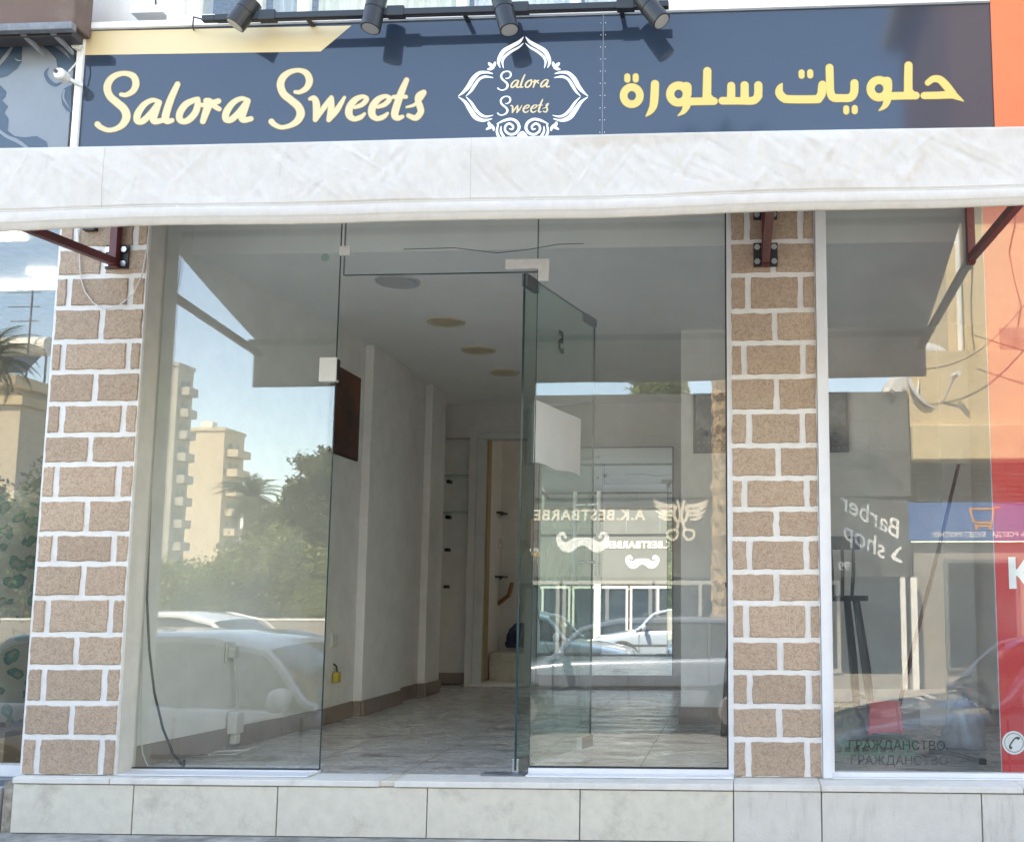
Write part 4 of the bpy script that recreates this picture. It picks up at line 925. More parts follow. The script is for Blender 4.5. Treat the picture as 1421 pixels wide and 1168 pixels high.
vb = MB().add(V, Fq); vb.m = [1 if (f // nx_ < 5 or f // nx_ == 11) else 0 for f in range(len(Fq))]  # darker rows: dirty bottom hem, and the seam step's shade put into the colour
vo = vb.build('valance', [G['awning'], G['awningdirtshade']], aw, smooth=True)
vo.modifiers.new('thickness', 'SOLIDIFY').thickness = .003
for t_ in (.235, .10):
    MB().tube([(x, AY + vdy(x, t_) - .0012, zb(x) + (zt2(x) - zb(x)) * t_) for x in np.linspace(AX0 + .01, AX1 - .01, 260)], .0011, 4).build('hem_stitching', G['seam'], aw)
# canopy, nearly flat, sagging between the arms, with end flaps
cv = MB(); nx2, ny2 = 90, 14
for j in range(ny2 + 1):
    t = j / ny2
    for i in range(nx2 + 1):
        x = AX0 + (AX1 - AX0) * i / nx2; cv.v.append((x, AY + .006 + (1.299) * t, zt2(x) - .004 + .37 * t - .02 * math.sin(math.pi * t) * (1 + .4 * math.sin(x * 4))))
cv.f = [(j * (nx2 + 1) + i, j * (nx2 + 1) + i + 1, (j + 1) * (nx2 + 1) + i + 1, (j + 1) * (nx2 + 1) + i) for j in range(ny2) for i in range(nx2)]; cv.m = [0] * len(cv.f)
co = cv.build('canopy', G['awning'], aw, smooth=True); co.modifiers.new('thickness', 'SOLIDIFY').thickness = .003
B(AX0 + .01, AX1 - .01, AY + .075, AY + .11, 2.575, 2.61).build('front_tube', G['greymetal'], aw)
B(AX0 + .01, AX1 - .01, -.24, -.21, 2.90, 2.93).build('rear_tube', G['greymetal'], aw)
for x0_ in (at(143, 250, AY).x, at(653, 250, AY).x):
    MB().tube([(x0_, AY + vdy(x0_, t) - .001, zb(x0_) + (zt2(x0_) - zb(x0_)) * t) for t in np.linspace(.24, .99, 30)], .0007, 4).build('fabric_seam', G['seam'], aw)
def bracket(px, py, yw, label, plates):
    p = at(px, py, yw)
    t = thing('awning_bracket', label, 'bracket', (p.x, yw, p.z), group='red awning brackets')
    MB().box(p.x - .020, p.x + .020, yw - .052, yw - .012, p.z, 2.93).build('upright', G['red'], t, bevel=.002)
    MB().bar((p.x, yw - .03, p.z + .03), (p.x, AY + .045, 2.52), .036, .04).build('arm', G['red'], t, bevel=.002)
    for z in plates:
        q = MB().box(p.x - .062, p.x + .062, yw - .0118, yw - .002, z - .002, z + .125).build('wall_plate', G['plate'], t, bevel=.002)
        for sx in (-1, 1):
            for zz in (.022, .098):
                b = MB().lathe([(.016, 0), (.016, .004), (.011, .005), (.011, .014), (.0, .016)][::-1], (p.x + sx * .043, yw - .0118 - .016, z + zz), 6, 'y')
                b.build('bolt', G['bolt'], t)
    return t
bracket(163, 374, PLF - .006, 'dark red steel awning bracket bolted to the pillar beside the salon', [at(163, 374, PLF).z, at(163, 374, PLF).z + .30])
bracket(1062.5, 372, PRF - .006, 'dark red steel awning bracket bolted to the pillar beside the red film window', [at(1062, 371, PRF).z, at(1062, 371, PRF).z + .25])
bracket(1346, 369, -.012, 'dark red steel awning bracket in front of the red film window', [at(1346, 369, 0).z + .35])
# cord looped on the left pillar
cw = MB().tube([at(x, y, PLF - .018) for x, y in ((108, 318), (110, 350), (112, 385), (118, 405), (130, 421), (146, 429), (165, 424), (185, 408), (197, 382), (203, 350), (207, 318))], .0035, 6).build('hanging_cord', G['cablew'])
tag(cw, 'pale cord looping down the block pillar under the left bracket', 'cord')
MB().box(at(126, 322, PLF - .02).x - .035, at(126, 322, PLF - .02).x + .03, PLF - .04, PLF - .008, at(126, 322, PLF).z - .002, at(126, 322, PLF).z + .08).build('cord_clamp', G['plate'], cw)

# ================================================================== things inside the shop
def wall_at(x, y, X):                        # photo pixel -> point on a plane x = X
    d = FW + RT * (x - PX) / F - UP * (y - PY) / F
    return Vector(CAM + d * (X - CAM[0]) / d[0])
for i, (x, y) in enumerate(((552, 390), (619, 446), (664, 485), (700, 516))):
    p = floor_at(x, y, CZ)
    t = thing('downlight', ('grey switched-off round ceiling downlight next to the shop entrance' if i == 0 else ['', 'cream round downlight next after the grey one in the ceiling row', 'third round downlight of the ceiling row, cream, between two cream ones', 'cream round downlight deepest in the shop, nearest the back wall'][i]), 'ceiling light', (p.x, p.y, CZ), group='ceiling downlights')
    MB().lathe([(.105, -.004), (.135, -.012), (.14, -.002), (.14, -.0005)], (p.x, p.y, CZ), 32).build('ring', G['lampgrey'] if i == 0 else G['lampring'], t)
    MB().lathe([(.104, -.009), (.104, -.0045)], (p.x, p.y, CZ), 32).build('diffuser', G['lampgrey'] if i == 0 else G['lampdisc'], t)
a, b = wall_at(474, 512, LX), wall_at(499, 640, LX)
yA, yB = a.y - .05, P1[0] - .12
t = thing('wall_panel', 'dark brown printed panel hanging on the left wall near the entrance', 'picture', (LX, yA, b.z))
B(LX + .001, LX + .02, 1.95, yB, b.z, a.z + .0).build('print', G['pic'], t); B(LX + .001, LX + .015, 1.94, yB + .01, b.z - .01, b.z - .001).build('frame', G['darkwood'], t)
# switch and yellow hook on the left wall
sxy = lambda z_: LX
p = wall_at(463, 888, LX)
t = thing('light_switch', 'white double light switch plate on the left wall', 'switch', p)
B(LX + .0005, LX + .009, p.y - .06, p.y + .06, p.z - .05, p.z + .05).build('plate', G['plasticwhite'], t, bevel=.002)
for s_ in (-.025, .025): B(LX + .0092, LX + .014, p.y + s_ - .02, p.y + s_ + .02, p.z - .035, p.z + .035).build('rocker', G['plasticwhite'], t, bevel=.002)
p = wall_at(462, 938, LX)
t = thing('dangling_socket', 'yellow socket dangling on a black wire from the left wall', 'socket', p)
B(LX + .01, LX + .05, p.y - .03, p.y + .03, p.z - .045, p.z + .03).build('box', G['yellow'], t, bevel=.005); MB().tube([(LX + .03, p.y, p.z + .03), (LX + .02, p.y + .01, p.z + .07), (LX, p.y, p.z + .09)], .006).build('wire', G['cableb'], t)
# sockets and cords behind the left pane (slanting wall)
def sl(y): return -3.24 + .285 * (y - .03) / 2.02
def onslant(px, py):
    p = None
    for k in range(60):
        X = -3.25 + .3 * k / 59; q = wall_at(px, py, X)
        if p is None or abs(sl(q.y) - X) < best: best = abs(sl(q.y) - X); p = q
    return p
p = onslant(318, 904)
t = thing('wall_socket', 'white socket with a plug behind the left shop pane', 'socket', p)
B(p.x, p.x + .012, p.y - .05, p.y + .05, p.z - .06, p.z + .06).build('plate', G['plasticwhite'], t, bevel=.002); B(p.x + .0122, p.x + .05, p.y - .03, p.y + .03, p.z - .035, p.z + .03).build('plug', G['plasticwhite'], t, bevel=.004)
p2 = onslant(318, 1003)
t2 = thing('power_adapter', 'yellowed power adapter hanging by its cord above the skirting', 'adapter', p2)
MB().box(p2.x + .01, p2.x + .07, p2.y - .05, p2.y + .05, p2.z - .06, p2.z + .07).build('case', G['plasticwhite'], t2, bevel=.008); B(p2.x + .02, p2.x + .06, p2.y - .03, p2.y + .03, p2.z - .12, p2.z - .062).build('plug', G['camwhite'], t2, bevel=.006)
MB().tube([p + Vector((.03, 0, -.035)), p + Vector((.05, .01, -.15)), p2 + Vector((.045, 0, .15)), p2 + Vector((.04, 0, .07))], .005).build('cord', G['cablew'], t2)
o = MB().tube([floor_at(x, y, .006) for x, y in ((330, 1028), (310, 1037), (280, 1040), (250, 1046), (235, 1055))] , .005).build('white_cable', G['cablew']); tag(o, 'white cable lying along the floor behind the left pane', 'cable')
o2 = MB().tube([floor_at(x, y, .0175) for x, y in ((352, 1036), (325, 1046), (290, 1047), (300, 1042), (345, 1040))], .0045).build('loop', G['cablew'], o)
o = MB().tube([at(x, y, .06) for x, y in ((215, 560), (211, 640), (207, 740), (204, 830), (207, 900), (214, 960), (226, 1010), (240, 1045), (254, 1062))], .006).build('black_cable', G['cableb']); tag(o, 'black cable hanging behind the left pane beside the white jamb', 'cable')
MB().lathe([(.006, 0), (.008, .004), (.008, .03), (.005, .034)], at(255, 1063, .06), 8).build('connector', G['cableb'], o)
o = MB().tube([at(x, y, .045) for x, y in ((206, 700), (200, 820), (197, 930), (195, 1010), (198, 1045), (205, 1062))], .0028).build('thin_cord', G['cablew']); tag(o, 'thin white cord hanging right by the left jamb', 'cord')
# big mirror on the back wall
mz0, mz1 = at(840, 945, BY).z, at(840, 622, BY).z
mx0, mx1 = dx1 + .05, at(933, 700, BY).x
t = thing('wall_mirror', 'large wall mirror at the back of the shop, reflecting the barber across the street', 'mirror', (mx0, BY, mz0))
B(mx0, mx1, BY - .012, BY - .004, mz0, mz1).build('glass', G['mirror'], t)
fm = MB(); fm.box(mx0 - .012, mx0 - .001, BY - .016, BY - .001, mz0 - .012, mz1 + .012).box(mx1 + .001, mx1 + .012, BY - .016, BY - .001, mz0 - .012, mz1 + .012).box(mx0, mx1, BY - .016, BY - .001, mz1 + .001, mz1 + .012).box(mx0, mx1, BY - .016, BY - .001, mz0 - .012, mz0 - .001)
fm.build('frame', G['plate'], t)
# framed picture on the partition
p0, p1 = at(962, 545, PYW - .02), at(1178, 627, PYW - .02)
t = thing('framed_picture', 'grey framed skyline picture hanging on the partition behind the right pillar', 'picture', (p0.x, PYW, p1.z))
B(p0.x, p1.x, PYW - .028, PYW - .003, p1.z, p0.z).build('frame', G['picdark'], t, bevel=.003); B(p0.x + .02, p1.x - .02, PYW - .031, PYW - .0285, p1.z + .12, p0.z - .02).build('print', G['picgrey'], t)
o = MB()
for k in range(9):
    x = p0.x + .06 + k * (p1.x - p0.x - .12) / 8; hh = .05 + .05 * ((k * 7) % 5) / 4
    o.prism([(x - .05, PYW - .033, p1.z + .122), (x + .05, PYW - .033, p1.z + .122), (x + .05, PYW - .033, p1.z + .13 + hh * .6), (x, PYW - .033, p1.z + .14 + hh), (x - .05, PYW - .033, p1.z + .13 + hh * .6)], (0, .001 + .00005 * k, 0))
o.build('skyline', G['picdark'], t)
o = MB()
for k in range(30):
    x = p0.x + .04 + k * (p1.x - p0.x - .08) / 29
    for z in (.03, .075): o.lathe([(.004, 0), (.009, .001), (.004, .002)], (x, PYW - .0302, p1.z + z), 6, 'y')
o.build('border_pattern', G['picgrey'], t)

# stools by the partition
def stool(px, py_seat, yy, label, rz):
    c = at(px, 800, yy)
    t = thing('spindle_stool', label, 'stool', (c.x, yy, 0), group='black spindle back stools')
    M_ = Matrix.Translation((c.x, yy, 0)) @ Matrix.Rotation(rz, 4, 'Z'); P = lambda x, y, z: M_ @ Vector((x, y, z))
    zs = .91 - (py_seat - 825) * (yy + 5.2) / 1430
    def part(name, mb, **k):
        return mb.build(name, G['stool'], t, **k)
    part('seat', MB().prism([P(.225 * math.cos(a), .21 * math.sin(a), zs - .035) for a in np.linspace(0, 2 * math.pi, 20, endpoint=False)], (0, 0, .035)), bevel=.006)
    for sx in (-1, 1):
        for sy in (-1, 1): part('leg', MB().tube([P(sx * .12, sy * .12, zs - .03), P(sx * .165, sy * .165, zs * .5), P(sx * .2, sy * .2, .003)], [.024, .03, .022], 10))
        part('stretcher', MB().tube([P(sx * .18, -.18, .26), P(sx * .18, .18, .26)], .011, 8))
    for sy in (-1, 1): part('stretcher', MB().tube([P(-.185, sy * .185, .20), P(.185, sy * .185, .20)], .011, 8))
    for k in range(6):
        x = -.16 + .064 * k; part('spindle', MB().tube([P(x, .15, zs), P(x * 1.15, .19, zs + .16), P(x * 1.2, .22, zs + .34)], [.011, .014, .010], 8))
    part('top_rail', MB().prism([P(x * 1.0, .22 + .03 * (1 - (x / .24) ** 2), zs + .31) for x in np.linspace(-.24, .24, 9)] + [P(x, .245 + .03 * (1 - (x / .24) ** 2), zs + .31) for x in np.linspace(.24, -.24, 9)], (0, 0, .09)))
    return t
stool(1156, 826, 1.6, 'black spindle back stool beside the red dustpan behind the right window', R_(8))
stool(1052, 808, 2.0 - .25, 'black spindle back stool half hidden behind the right pillar', R_(-10))
# dustpan with long handle
d0 = floor_at(1206, 1020, .16)
yy = 1.0; q = [at(1207, 973, yy), at(1246, 972, yy), at(1251, 1016, yy - .05), at(1204, 1017, yy - .05)]
t = thing('dustpan', 'red plastic dustpan with long dark handle leaning behind the right window', 'dustpan', q[2])
MB().prism(q, (0, .015, 0)).build('pan', G['redplastic'], t, bevel=.004)
MB().prism([q[0], q[0] + Vector((.012, 0, 0)), q[3] + Vector((.012, 0, 0)), q[3]], (0, -.07, 0)).build('side', G['redplastic'], t); MB().prism([q[1], q[1] - Vector((.012, 0, 0)), q[2] - Vector((.012, 0, 0)), q[2]], (0, -.07, 0)).build('side', G['redplastic'], t)
MB().tube([at(1248, 978, yy), at(1272, 880, yy + .2), at(1303, 760, yy + .6), at(1330, 645, yy + 1.0)], .013, 10).build('handle', G['red'], t)
# green crate with cloth heap
g0, g1 = at(1166, 1030, .9), at(1272, 1030, .9)
t = thing('plastic_crate', 'low green plastic crate under the red dustpan', 'crate', (g0.x, .9, 0))
o = MB(); x0_, x1_ = g0.x, g1.x
for a, b, c_, d_ in ((x0_, x1_, .90, .92), (x0_, x1_, 1.20, 1.22)): o.box(a, b, c_, d_, .045, .075); o.box(a, b, c_, d_, .002, .015)
o.box(x0_, x0_ + .02, .921, 1.199, .045, .075); o.box(x1_ - .02, x1_, .921, 1.199, .045, .075); o.build('rim', G['greenplastic'], t)
for k in range(9):
    x = x0_ + .01 + k * (x1_ - x0_ - .03) / 8; B(x, x + .014, .902, .918, .0152, .0448).build('slat', G['greenplastic'], t); B(x, x + .014, 1.202, 1.218, .0152, .0448).build('slat', G['greenplastic'], t)
B(x0_ + .021, x1_ - .021, .922, 1.198, .002, .008).build('base', G['greenplastic'], t)
def heap(name, c, r, h, mt, seed, label, cat, n=26):
    g = np.random.default_rng(seed); o = MB(); k = 9
    for j in range(k):
        e = j / (k - 1) * math.pi / 2
        for i in range(n):
            a = 2 * math.pi * i / n; rr = math.cos(e) * (1 + .22 * math.sin(3 * a + seed + j * .8) + .16 * math.sin(7 * a + j) + .12 * g.random()); zz = math.sin(e) * (1 + .25 * math.sin(2 * a + seed) * math.cos(e) + .1 * g.random() * math.cos(e))
            o.v.append((c[0] + r[0] * rr * math.cos(a), c[1] + r[1] * rr * math.sin(a), c[2] + h * zz))
    o.f = [(j * n + i, j * n + (i + 1) % n, (j + 1) * n + (i + 1) % n, (j + 1) * n + i) for j in range(k - 1) for i in range(n)] + [tuple(range(n - 1, -1, -1))]; o.m = [0] * len(o.f)
    ob = o.build(name, G[mt], smooth=True); return tag(ob, label, cat)
c = at(1180, 1010, 1.07); heap('cloth_heap', (c.x, 1.07, .009), (.10, .09), .26, 'cloth', 3, 'khaki cloth bundle heaped in the green crate', 'cloth')
c = floor_at(1345, 1040); heap('plastic_bag', (c.x, c.y + .1, .004), (.11, .12), .30, 'bag', 5, 'crumpled pale blue plastic bag on the floor by the red film', 'bag')
c = floor_at(1330, 1056); o = MB().tube([c + Vector((-.1, .3, .012)), c + Vector((0, .15, .02)), c + Vector((.08, .02, .012)), c + Vector((.11, -.1, .012))], .012, 8).build('grey_hose', G['greymetal']); tag(o, 'grey hose lying beside the pale plastic bag', 'hose'); MB().lathe([(.02, 0), (.02, .03)], c + Vector((.11, -.1, .001)), 10).build('nozzle', G['plate'], o)
# back room: shelves, tap, hose, cloth
yb = BY + 1.19
for (y_, lab) in ((712, 'small dark shelf holding a black box in the back room'), (800, 'small dark shelf above the orange hose in the back room')):
    a, b = at(671, y_, yb - .1), at(702, y_, yb - .1)
    t = thing('wall_shelf', lab, 'shelf', a)
    B(a.x - .1, b.x, yb - .25, yb - .001, a.z - .01, a.z + .008).build('board', G['plate'], t); MB().prism([(a.x, yb - .02, a.z - .011), (b.x - .05, yb - .02, a.z - .011), (a.x, yb - .02, a.z - .13)], (0, .015, 0)).build('bracket', G['plate'], t)
    o = MB().box(a.x + .01, a.x + .09, yb - .2, yb - .1, a.z + .009, a.z + .10).build('small_box' if y_ < 750 else 'white_tray', G['bluecloth'] if y_ < 750 else G['plasticwhite'], bevel=.005)
    tag(o, 'dark blue box on the upper back room shelf' if y_ < 750 else 'white tray on the lower back room shelf', 'box' if y_ < 750 else 'tray')
    MB().box(a.x + .012, a.x + .088, yb - .202, yb - .2005, a.z + .04, a.z + .06).build('band', G['plate'], o)
p = at(693, 750, yb - .05)
t = thing('water_tap', 'brass wall tap with lever in the back room', 'tap', p)
MB().tube([p + Vector((0, .05, 0)), p + Vector((0, -.05, 0))], .02, 10).build('body', G['brass'], t); MB().tube([p + Vector((0, -.05, .03)), p + Vector((-.09, -.06, .0))], .012, 8).build('lever', G['plate'], t); MB().tube([p + Vector((0, -.04, 0)), p + Vector((.01, -.06, -.09))], .024, 10).build('spout', G['steel'], t)
o = MB().tube([at(x, y, yb - .06) for x, y in ((667, 905), (668, 850), (672, 836), (690, 838), (706, 826), (711, 808))], .024, 10).build('garden_hose', G['hose']); tag(o, 'orange hose curving on the back room wall', 'hose'); MB().lathe([(.03, 0), (.03, .05)], at(667, 905, yb - .06) - Vector((0, 0, .05)), 10).build('coupling', G['brass'], o)
p = at(722, 885, yb - .1); o = heap('hung_cloth', (p.x, yb - .1, p.z - .1), (.13, .07), .26, 'bluecloth', 9, 'dark blue cloth hanging in the back room', 'cloth')
o = MB().tube([at(668, 925, yb - .05), at(669, 890, yb - .05)], .03, 10).build('pipe_valve', G['plate']); tag(o, 'dark pipe valve low on the back room wall', 'valve'); MB().tube([at(669, 905, yb - .05), at(678, 908, yb - .05)], .012, 8).build('lever', G['redplastic'], o)

# ================================================================== across the street (seen mirrored in the glass)
OY = 12.                                     # facades opposite stand 12 m in front of the shop glass
GR = RD + .14
# --- barber shop
bb = thing('barber_shop', 'single storey grey barber shop across the street, mirrored in the shop glass', 'building', (-2, -OY, GR))
bX0, bX1 = -6.2, rf(1262, 650, OY).x
B(bX0, bX1, -OY - 6, -OY - .02, 1.10, rf(860, 547, OY).z).build('upper_wall', G['barber'], bb)
B(bX0, bX1, -OY - 6, -OY - 5.8, GR, 1.09).build('rear_wall', G['barber'], bb)
B(bX0, bX1, -OY - 5.79, -OY - .5, GR, GR + .05).build('floor', G['plinth'], bb)
zf0, zf1 = rf(1200, 800, OY).z, rf(1200, 690, OY).z
B(bX0, rf(1260, 750, OY).x, -OY - .019, -OY + .04, zf0, zf1).build('fascia', G['barber'], bb)
# cloth hood over the fascia with a sloping right end
hz0, hz1 = zf1 + .01, rf(1200, 557, OY).z
MB().prism([(bX0, -OY - .018, hz0), (bX0, -OY + .08, hz0), (bX0, -OY + .08, hz0 + .9), (bX0, -OY - .018, hz1)], (bX1 + .0 - bX0, 0, 0)).build('hood', G['hood'], bb)
for x in np.arange(bX0 + .4, bX1, .9): MB().bar((x, -OY + .086, hz0 + .02), (x, -OY + .086, hz0 + .85), .02, .01, (0, 1, 0)).build('hood_rib', G['greymetal'], bb)
# shop windows under the fascia
wz_ = zf0 - .06
for i, x in enumerate(np.arange(bX0 + .1, bX1 - 1.2, 1.55)):
    fr = MB(); fr.box(x, x + 1.5, -OY - .02, -OY + .03, wz_ - .07, wz_).box(x, x + 1.5, -OY - .02, -OY + .03, GR + .25, GR + .32)
    for k in (0, .72, 1.44): fr.box(x + k, x + k + .06, -OY - .018, -OY + .028, GR + .321, wz_ - .071)
    f = fr.build('window', G['barberframe'], bb); B(x + .06, x + 1.44, -OY - .006, -OY + .002, GR + .32, wz_ - .07).build('pane', G['farglass'], f)
lastx = x + 1.5
B(lastx + .01, bX1, -OY - .02, -OY + .01, GR + .25, wz_).build('dark_filler_pane', G['farglass'], bb)  # dark pane added to fill the gap and keep its reflection dark
B(bX0, bX1, -OY - .3, -OY + .008, GR, GR + .245).build('stall_riser', G['gwall'], bb)
xw = rf(820, 800, OY).x
for (xx, ww) in ((-2.35 - 1.6, .16), (rf(1248, 800, OY).x, .08), (rf(1258, 800, OY).x + .05, .1)): B(xx, xx + ww, -OY + .031, -OY + .10, GR + .002, zf0 - .01).build('white_post', G['whitepaint'], bb)
# lettering
FY = -OY + .043
t1 = rf(887, 715, OY)
text('A.K.BESTBARBER', .25, 'fascia_lettering', G['creamletter'], bb, (t1.x + .1, FY + .004, t1.z), facing=1, align='LEFT', spacing=1.12, bold=.007, extrude=.008)
def O3(cx, cz, sc_, mirrorx=1): return lambda x, y, l: (cx + mirrorx * x * sc_, FY + .004 + l, cz - y * sc_)
k_ = (OY + 5.2) / F
mo = rf(809, 757, OY); f3 = O3(mo.x, mo.z, k_)
mous = [[(0, -6, 10), (-10, -4, 14), (-20, 2, 15), (-30, -2, 10), (-34, -12, 6), (-28, -17, 5), (-24, -12, 4)]]; 
field_mesh(mous + [[(-x, y, w_) for x, y, w_ in st] for st in mous], f3, .0, cell=.7).build('moustache_emblem', G['white'], bb)
so = rf(945, 715, OY); f3 = O3(so.x, so.z, k_) 
half = [[(-5, -22, 3), (0, 0, 4.5), (6, 20, 4)], [(6, 20, 4), (4, 27, 3.5), (10, 34, 3.5), (18, 30, 3.5), (17, 22, 3.5), (8, 20, 3.5)],
        [(-6, 8, 4), (-10, -2, 5), (-8, -12, 5), (-20, -13, 6), (-34, -18, 5), (-39, -27, 2)], [(-12, -6, 4), (-24, -7, 6), (-36, -14, 2)], [(-13, 0, 4), (-24, -1, 5), (-35, -6, 2)], [(-14, 6, 3), (-22, 5, 4.5), (-31, 1, 2)]]
field_mesh(half + [[(-x, y, w_) for x, y, w_ in st] for st in half], f3, .0, cell=.6).build('winged_scissors_emblem', G['creamletter'], bb)
for body, px, py, sz, sh_ in (('Barber', 1211, 718, .40, .45), ('shop', 1203, 752, .40, .45)):
    p = rf(px, py, OY); text(body, sz, 'script_lettering', G['white'], bb, (p.x, FY + .003, p.z), facing=1, bold=.004, shear=sh_, rot=R_(28))
p = rf(1243, 770, OY); field_mesh([[(6, -10, 3), (-4, 2, 6), (6, 9, 4)]], O3(p.x, p.z, k_), 0., cell=.6).build('arrow', G['white'], bb)
p = rf(1171, 786, OY); text('99', .2, 'phone_number', G['white'], bb, (p.x, FY + .003, p.z), facing=1, bold=.004)

# --- old cream building on the right
cX0 = bX1 + .03
cb = thing('cream_building', 'old cream plastered building across the street right of the barber shop', 'building', (cX0 + 5, -OY, GR))
zl0, zl1 = rf(1330, 640, OY).z, rf(1330, 592, OY).z
B(cX0, 14, -OY - 5, -OY - .02, zl1, zl1 + 1.3).build('terrace_wall', G['creamwall'], cb)
tX = rf(1312, 400, OY + 1).x
B(tX, 14, -OY - 6, -OY - .9, zl1 + .001, 8.2).build('tall_wall', G['creamwall'], cb)
B(tX + .1, 14, -OY - 6, -OY - 1.1, 8.201, 13.5).build('upper_storey', G['brownwall'], cb); B(tX - .3, 14.2, -OY - 6.2, -OY - .4, 13.501, 13.8).build('eaves', G['creamwall'], cb); B(tX - .1, 14, -OY - 6, -OY - .6, 8.0, 8.2).build('string_course', G['creamwall'], cb)
B(cX0, 14, -OY - 1, -OY + .25, zl0, zl1).build('ledge', G['ledge'], cb, bevel=.02)
zb0, zb1 = rf(1330, 750, OY).z, rf(1330, 697, OY).z
B(cX0, 14, -OY - .6, -OY - .3, zb1, zl0 - .001).build('grille_backing', G['louvre'], cb)
for i in range(7): z = zb1 + .04 + i * (zl0 - zb1 - .06) / 7; B(cX0 + .05, 9, -OY - .28, -OY - .2, z, z + .03).build('louvre_slat', G['louvre'], cb)
for i in range(20): x = cX0 + .1 + i * .3; MB().tube([(x, -OY - .17, zb1), (x, -OY - .17, zl0 - .001)], .012, 6).build('grille_bar', G['rust'], cb)
B(cX0, 14, -OY - .5, -OY - .1, GR, zb0 - .02).build('lower_wall', G['gwall'], cb)
for i in range(4):
    x = cX0 + .5 + i * 1.6; f = MB().box(x, x + 1.2, -OY - .099, -OY - .04, GR + .3, GR + 2.1).build('window', G['greymetal'], cb); B(x + .06, x + 1.14, -OY - .039, -OY - .03, GR + .36, GR + 2.04).build('pane', G['farglass'], f)
for i in range(2):
    x = tX + 1.6 + i * 2.2; f = B(x, x + 1.0, -OY - .899, -OY - .86, 5.4, 6.9).build('window', G['whitepaint'], cb); B(x + .06, x + .94, -OY - .859, -OY - .85, 5.46, 6.84).build('pane', G['farglass'], f)
for j in range(2):
    x = tX + .45 + j * .75
    pts = [(x + (.04 + .05 * j) * math.sin(k * (1.1 + .6 * j) + j), -OY - .88, 8.0 - k * .5) for k in range(10)]; MB().tube(pts, .007, 6).build('wall_cable', G['plate'], cb)
for (xa_, za_, xb_, zb_2, sg_) in ((cX0 + .1, zl1 + .9, tX + 1.2, zl1 + 2.2, .35), (cX0 + .2, zl0 - .1, 8., zl0 + .15, .3), (tX + .1, 5.2, 9., 4.6, .4)):
    MB().tube([(xa_ + (xb_ - xa_) * q, -OY + .3, za_ + (zb_2 - za_) * q - sg_ * math.sin(math.pi * q)) for q in np.linspace(0, 1, 14)], .009, 5).build('sagging_cable', G['plate'], cb)
MB().tube([(tX + .2, -OY - .84, zl1), (tX + .2, -OY - .84, 7.9)], .05, 8).build('drain_pipe', G['tank'], cb)
for i in range(2): B(tX + .9 + i * 1.9, tX + 1.7 + i * 1.9, -OY - .899, -OY - .87, zl1 + .5, zl1 + 1.9).build('shutter', G['shutter'], cb)
# blue banner with a shopping cart
bn = thing('blue_banner', 'blue shop banner with orange shopping cart drawing across the street', 'banner', (cX0 + 2, -OY, zb0))
bnx0 = rf(1257, 720, OY).x
B(bnx0, 9, -OY - .09, -OY + .02, zb0, zb1).build('board', G['blue'], bn)
FY = -OY + .022; p = rf(1362, 720, OY); f3 = O3(p.x, p.z, k_); cart = ([(24, -16, 2.5), (17, -16, 2.5), (13, 6, 2.5), (-11, 4, 2.5), (-16, -14, 2.5), (16, -14, 2.5)], [(13, 6, 2.2), (12, 10, 2.2), (-8, 9, 2.2)], [(-8, 10, 4), (-8, 13, 4)], [(11, 10, 4), (11, 13, 4)])
field_mesh([x for st in cart for x in ([list(st)] if len(st) == 2 else [[st[i], st[i + 1]] for i in range(len(st) - 1)])], f3, 0., cell=.6).build('cart_drawing', G['bannerorange'], bn)
p = rf(1352, 742, OY); text('ЕСТЬ ВСЕГДА   БУДЕТ ВКУСНО!', .108, 'banner_lettering', G['white'], bn, (p.x + .17, FY + .003, p.z), facing=1, align='CENTER', bold=.002)
# satellite dishes on the ledge terrace
def dish(px, py, yo, r, label, az):
    c = rf(px, py, yo); t = thing('satellite_dish', label, 'satellite dish', (c.x, -yo, zl1), group=None)
    o = MB(); n = 26
    d = Vector((math.sin(az), math.cos(az), .2)).normalized(); u = d.cross(Vector((0, 0, 1))).normalized(); v = u.cross(d)
    for j, rr in enumerate((.02, .35, .7, 1.)):
        for i in range(n):
            a = 2 * math.pi * i / n; o.v.append(c + (u * math.cos(a) + v * math.sin(a)) * r * rr + d * (rr * rr * r * .32))
    o.f = [(j * n + i, j * n + (i + 1) % n, (j + 1) * n + (i + 1) % n, (j + 1) * n + i) for j in range(3) for i in range(n)]; o.m = [0] * len(o.f)
    ro = o.build('reflector', G['dish'], t, smooth=True); ro.modifiers.new('thickness', 'SOLIDIFY').thickness = .012
    e = c + d * r * 1.1 - v * r * .3
    MB().tube([c - v * r * .95 + d * r * .3, e], .018, 6).build('feed_arm', G['dish'], t); MB().tube([e - d * .04, e + d * .1], .045, 10).build('receiver', G['plasticwhite'], t)
    MB().tube([c - d * .06, c - d * .15 - Vector((0, 0, .1)), Vector((c.x - d.x * .15, c.y - d.y * .15, zl1 - .0))], .03, 8).build('mast', G['rust'], t)
dish(1287, 528, OY + .35, .62, 'large satellite dish on the cream ledge seen mirrored beside the awning end', .5)
dish(1255, 545, OY + .3, .36, 'smaller satellite dish on the cream ledge beside the large dish', -.7)

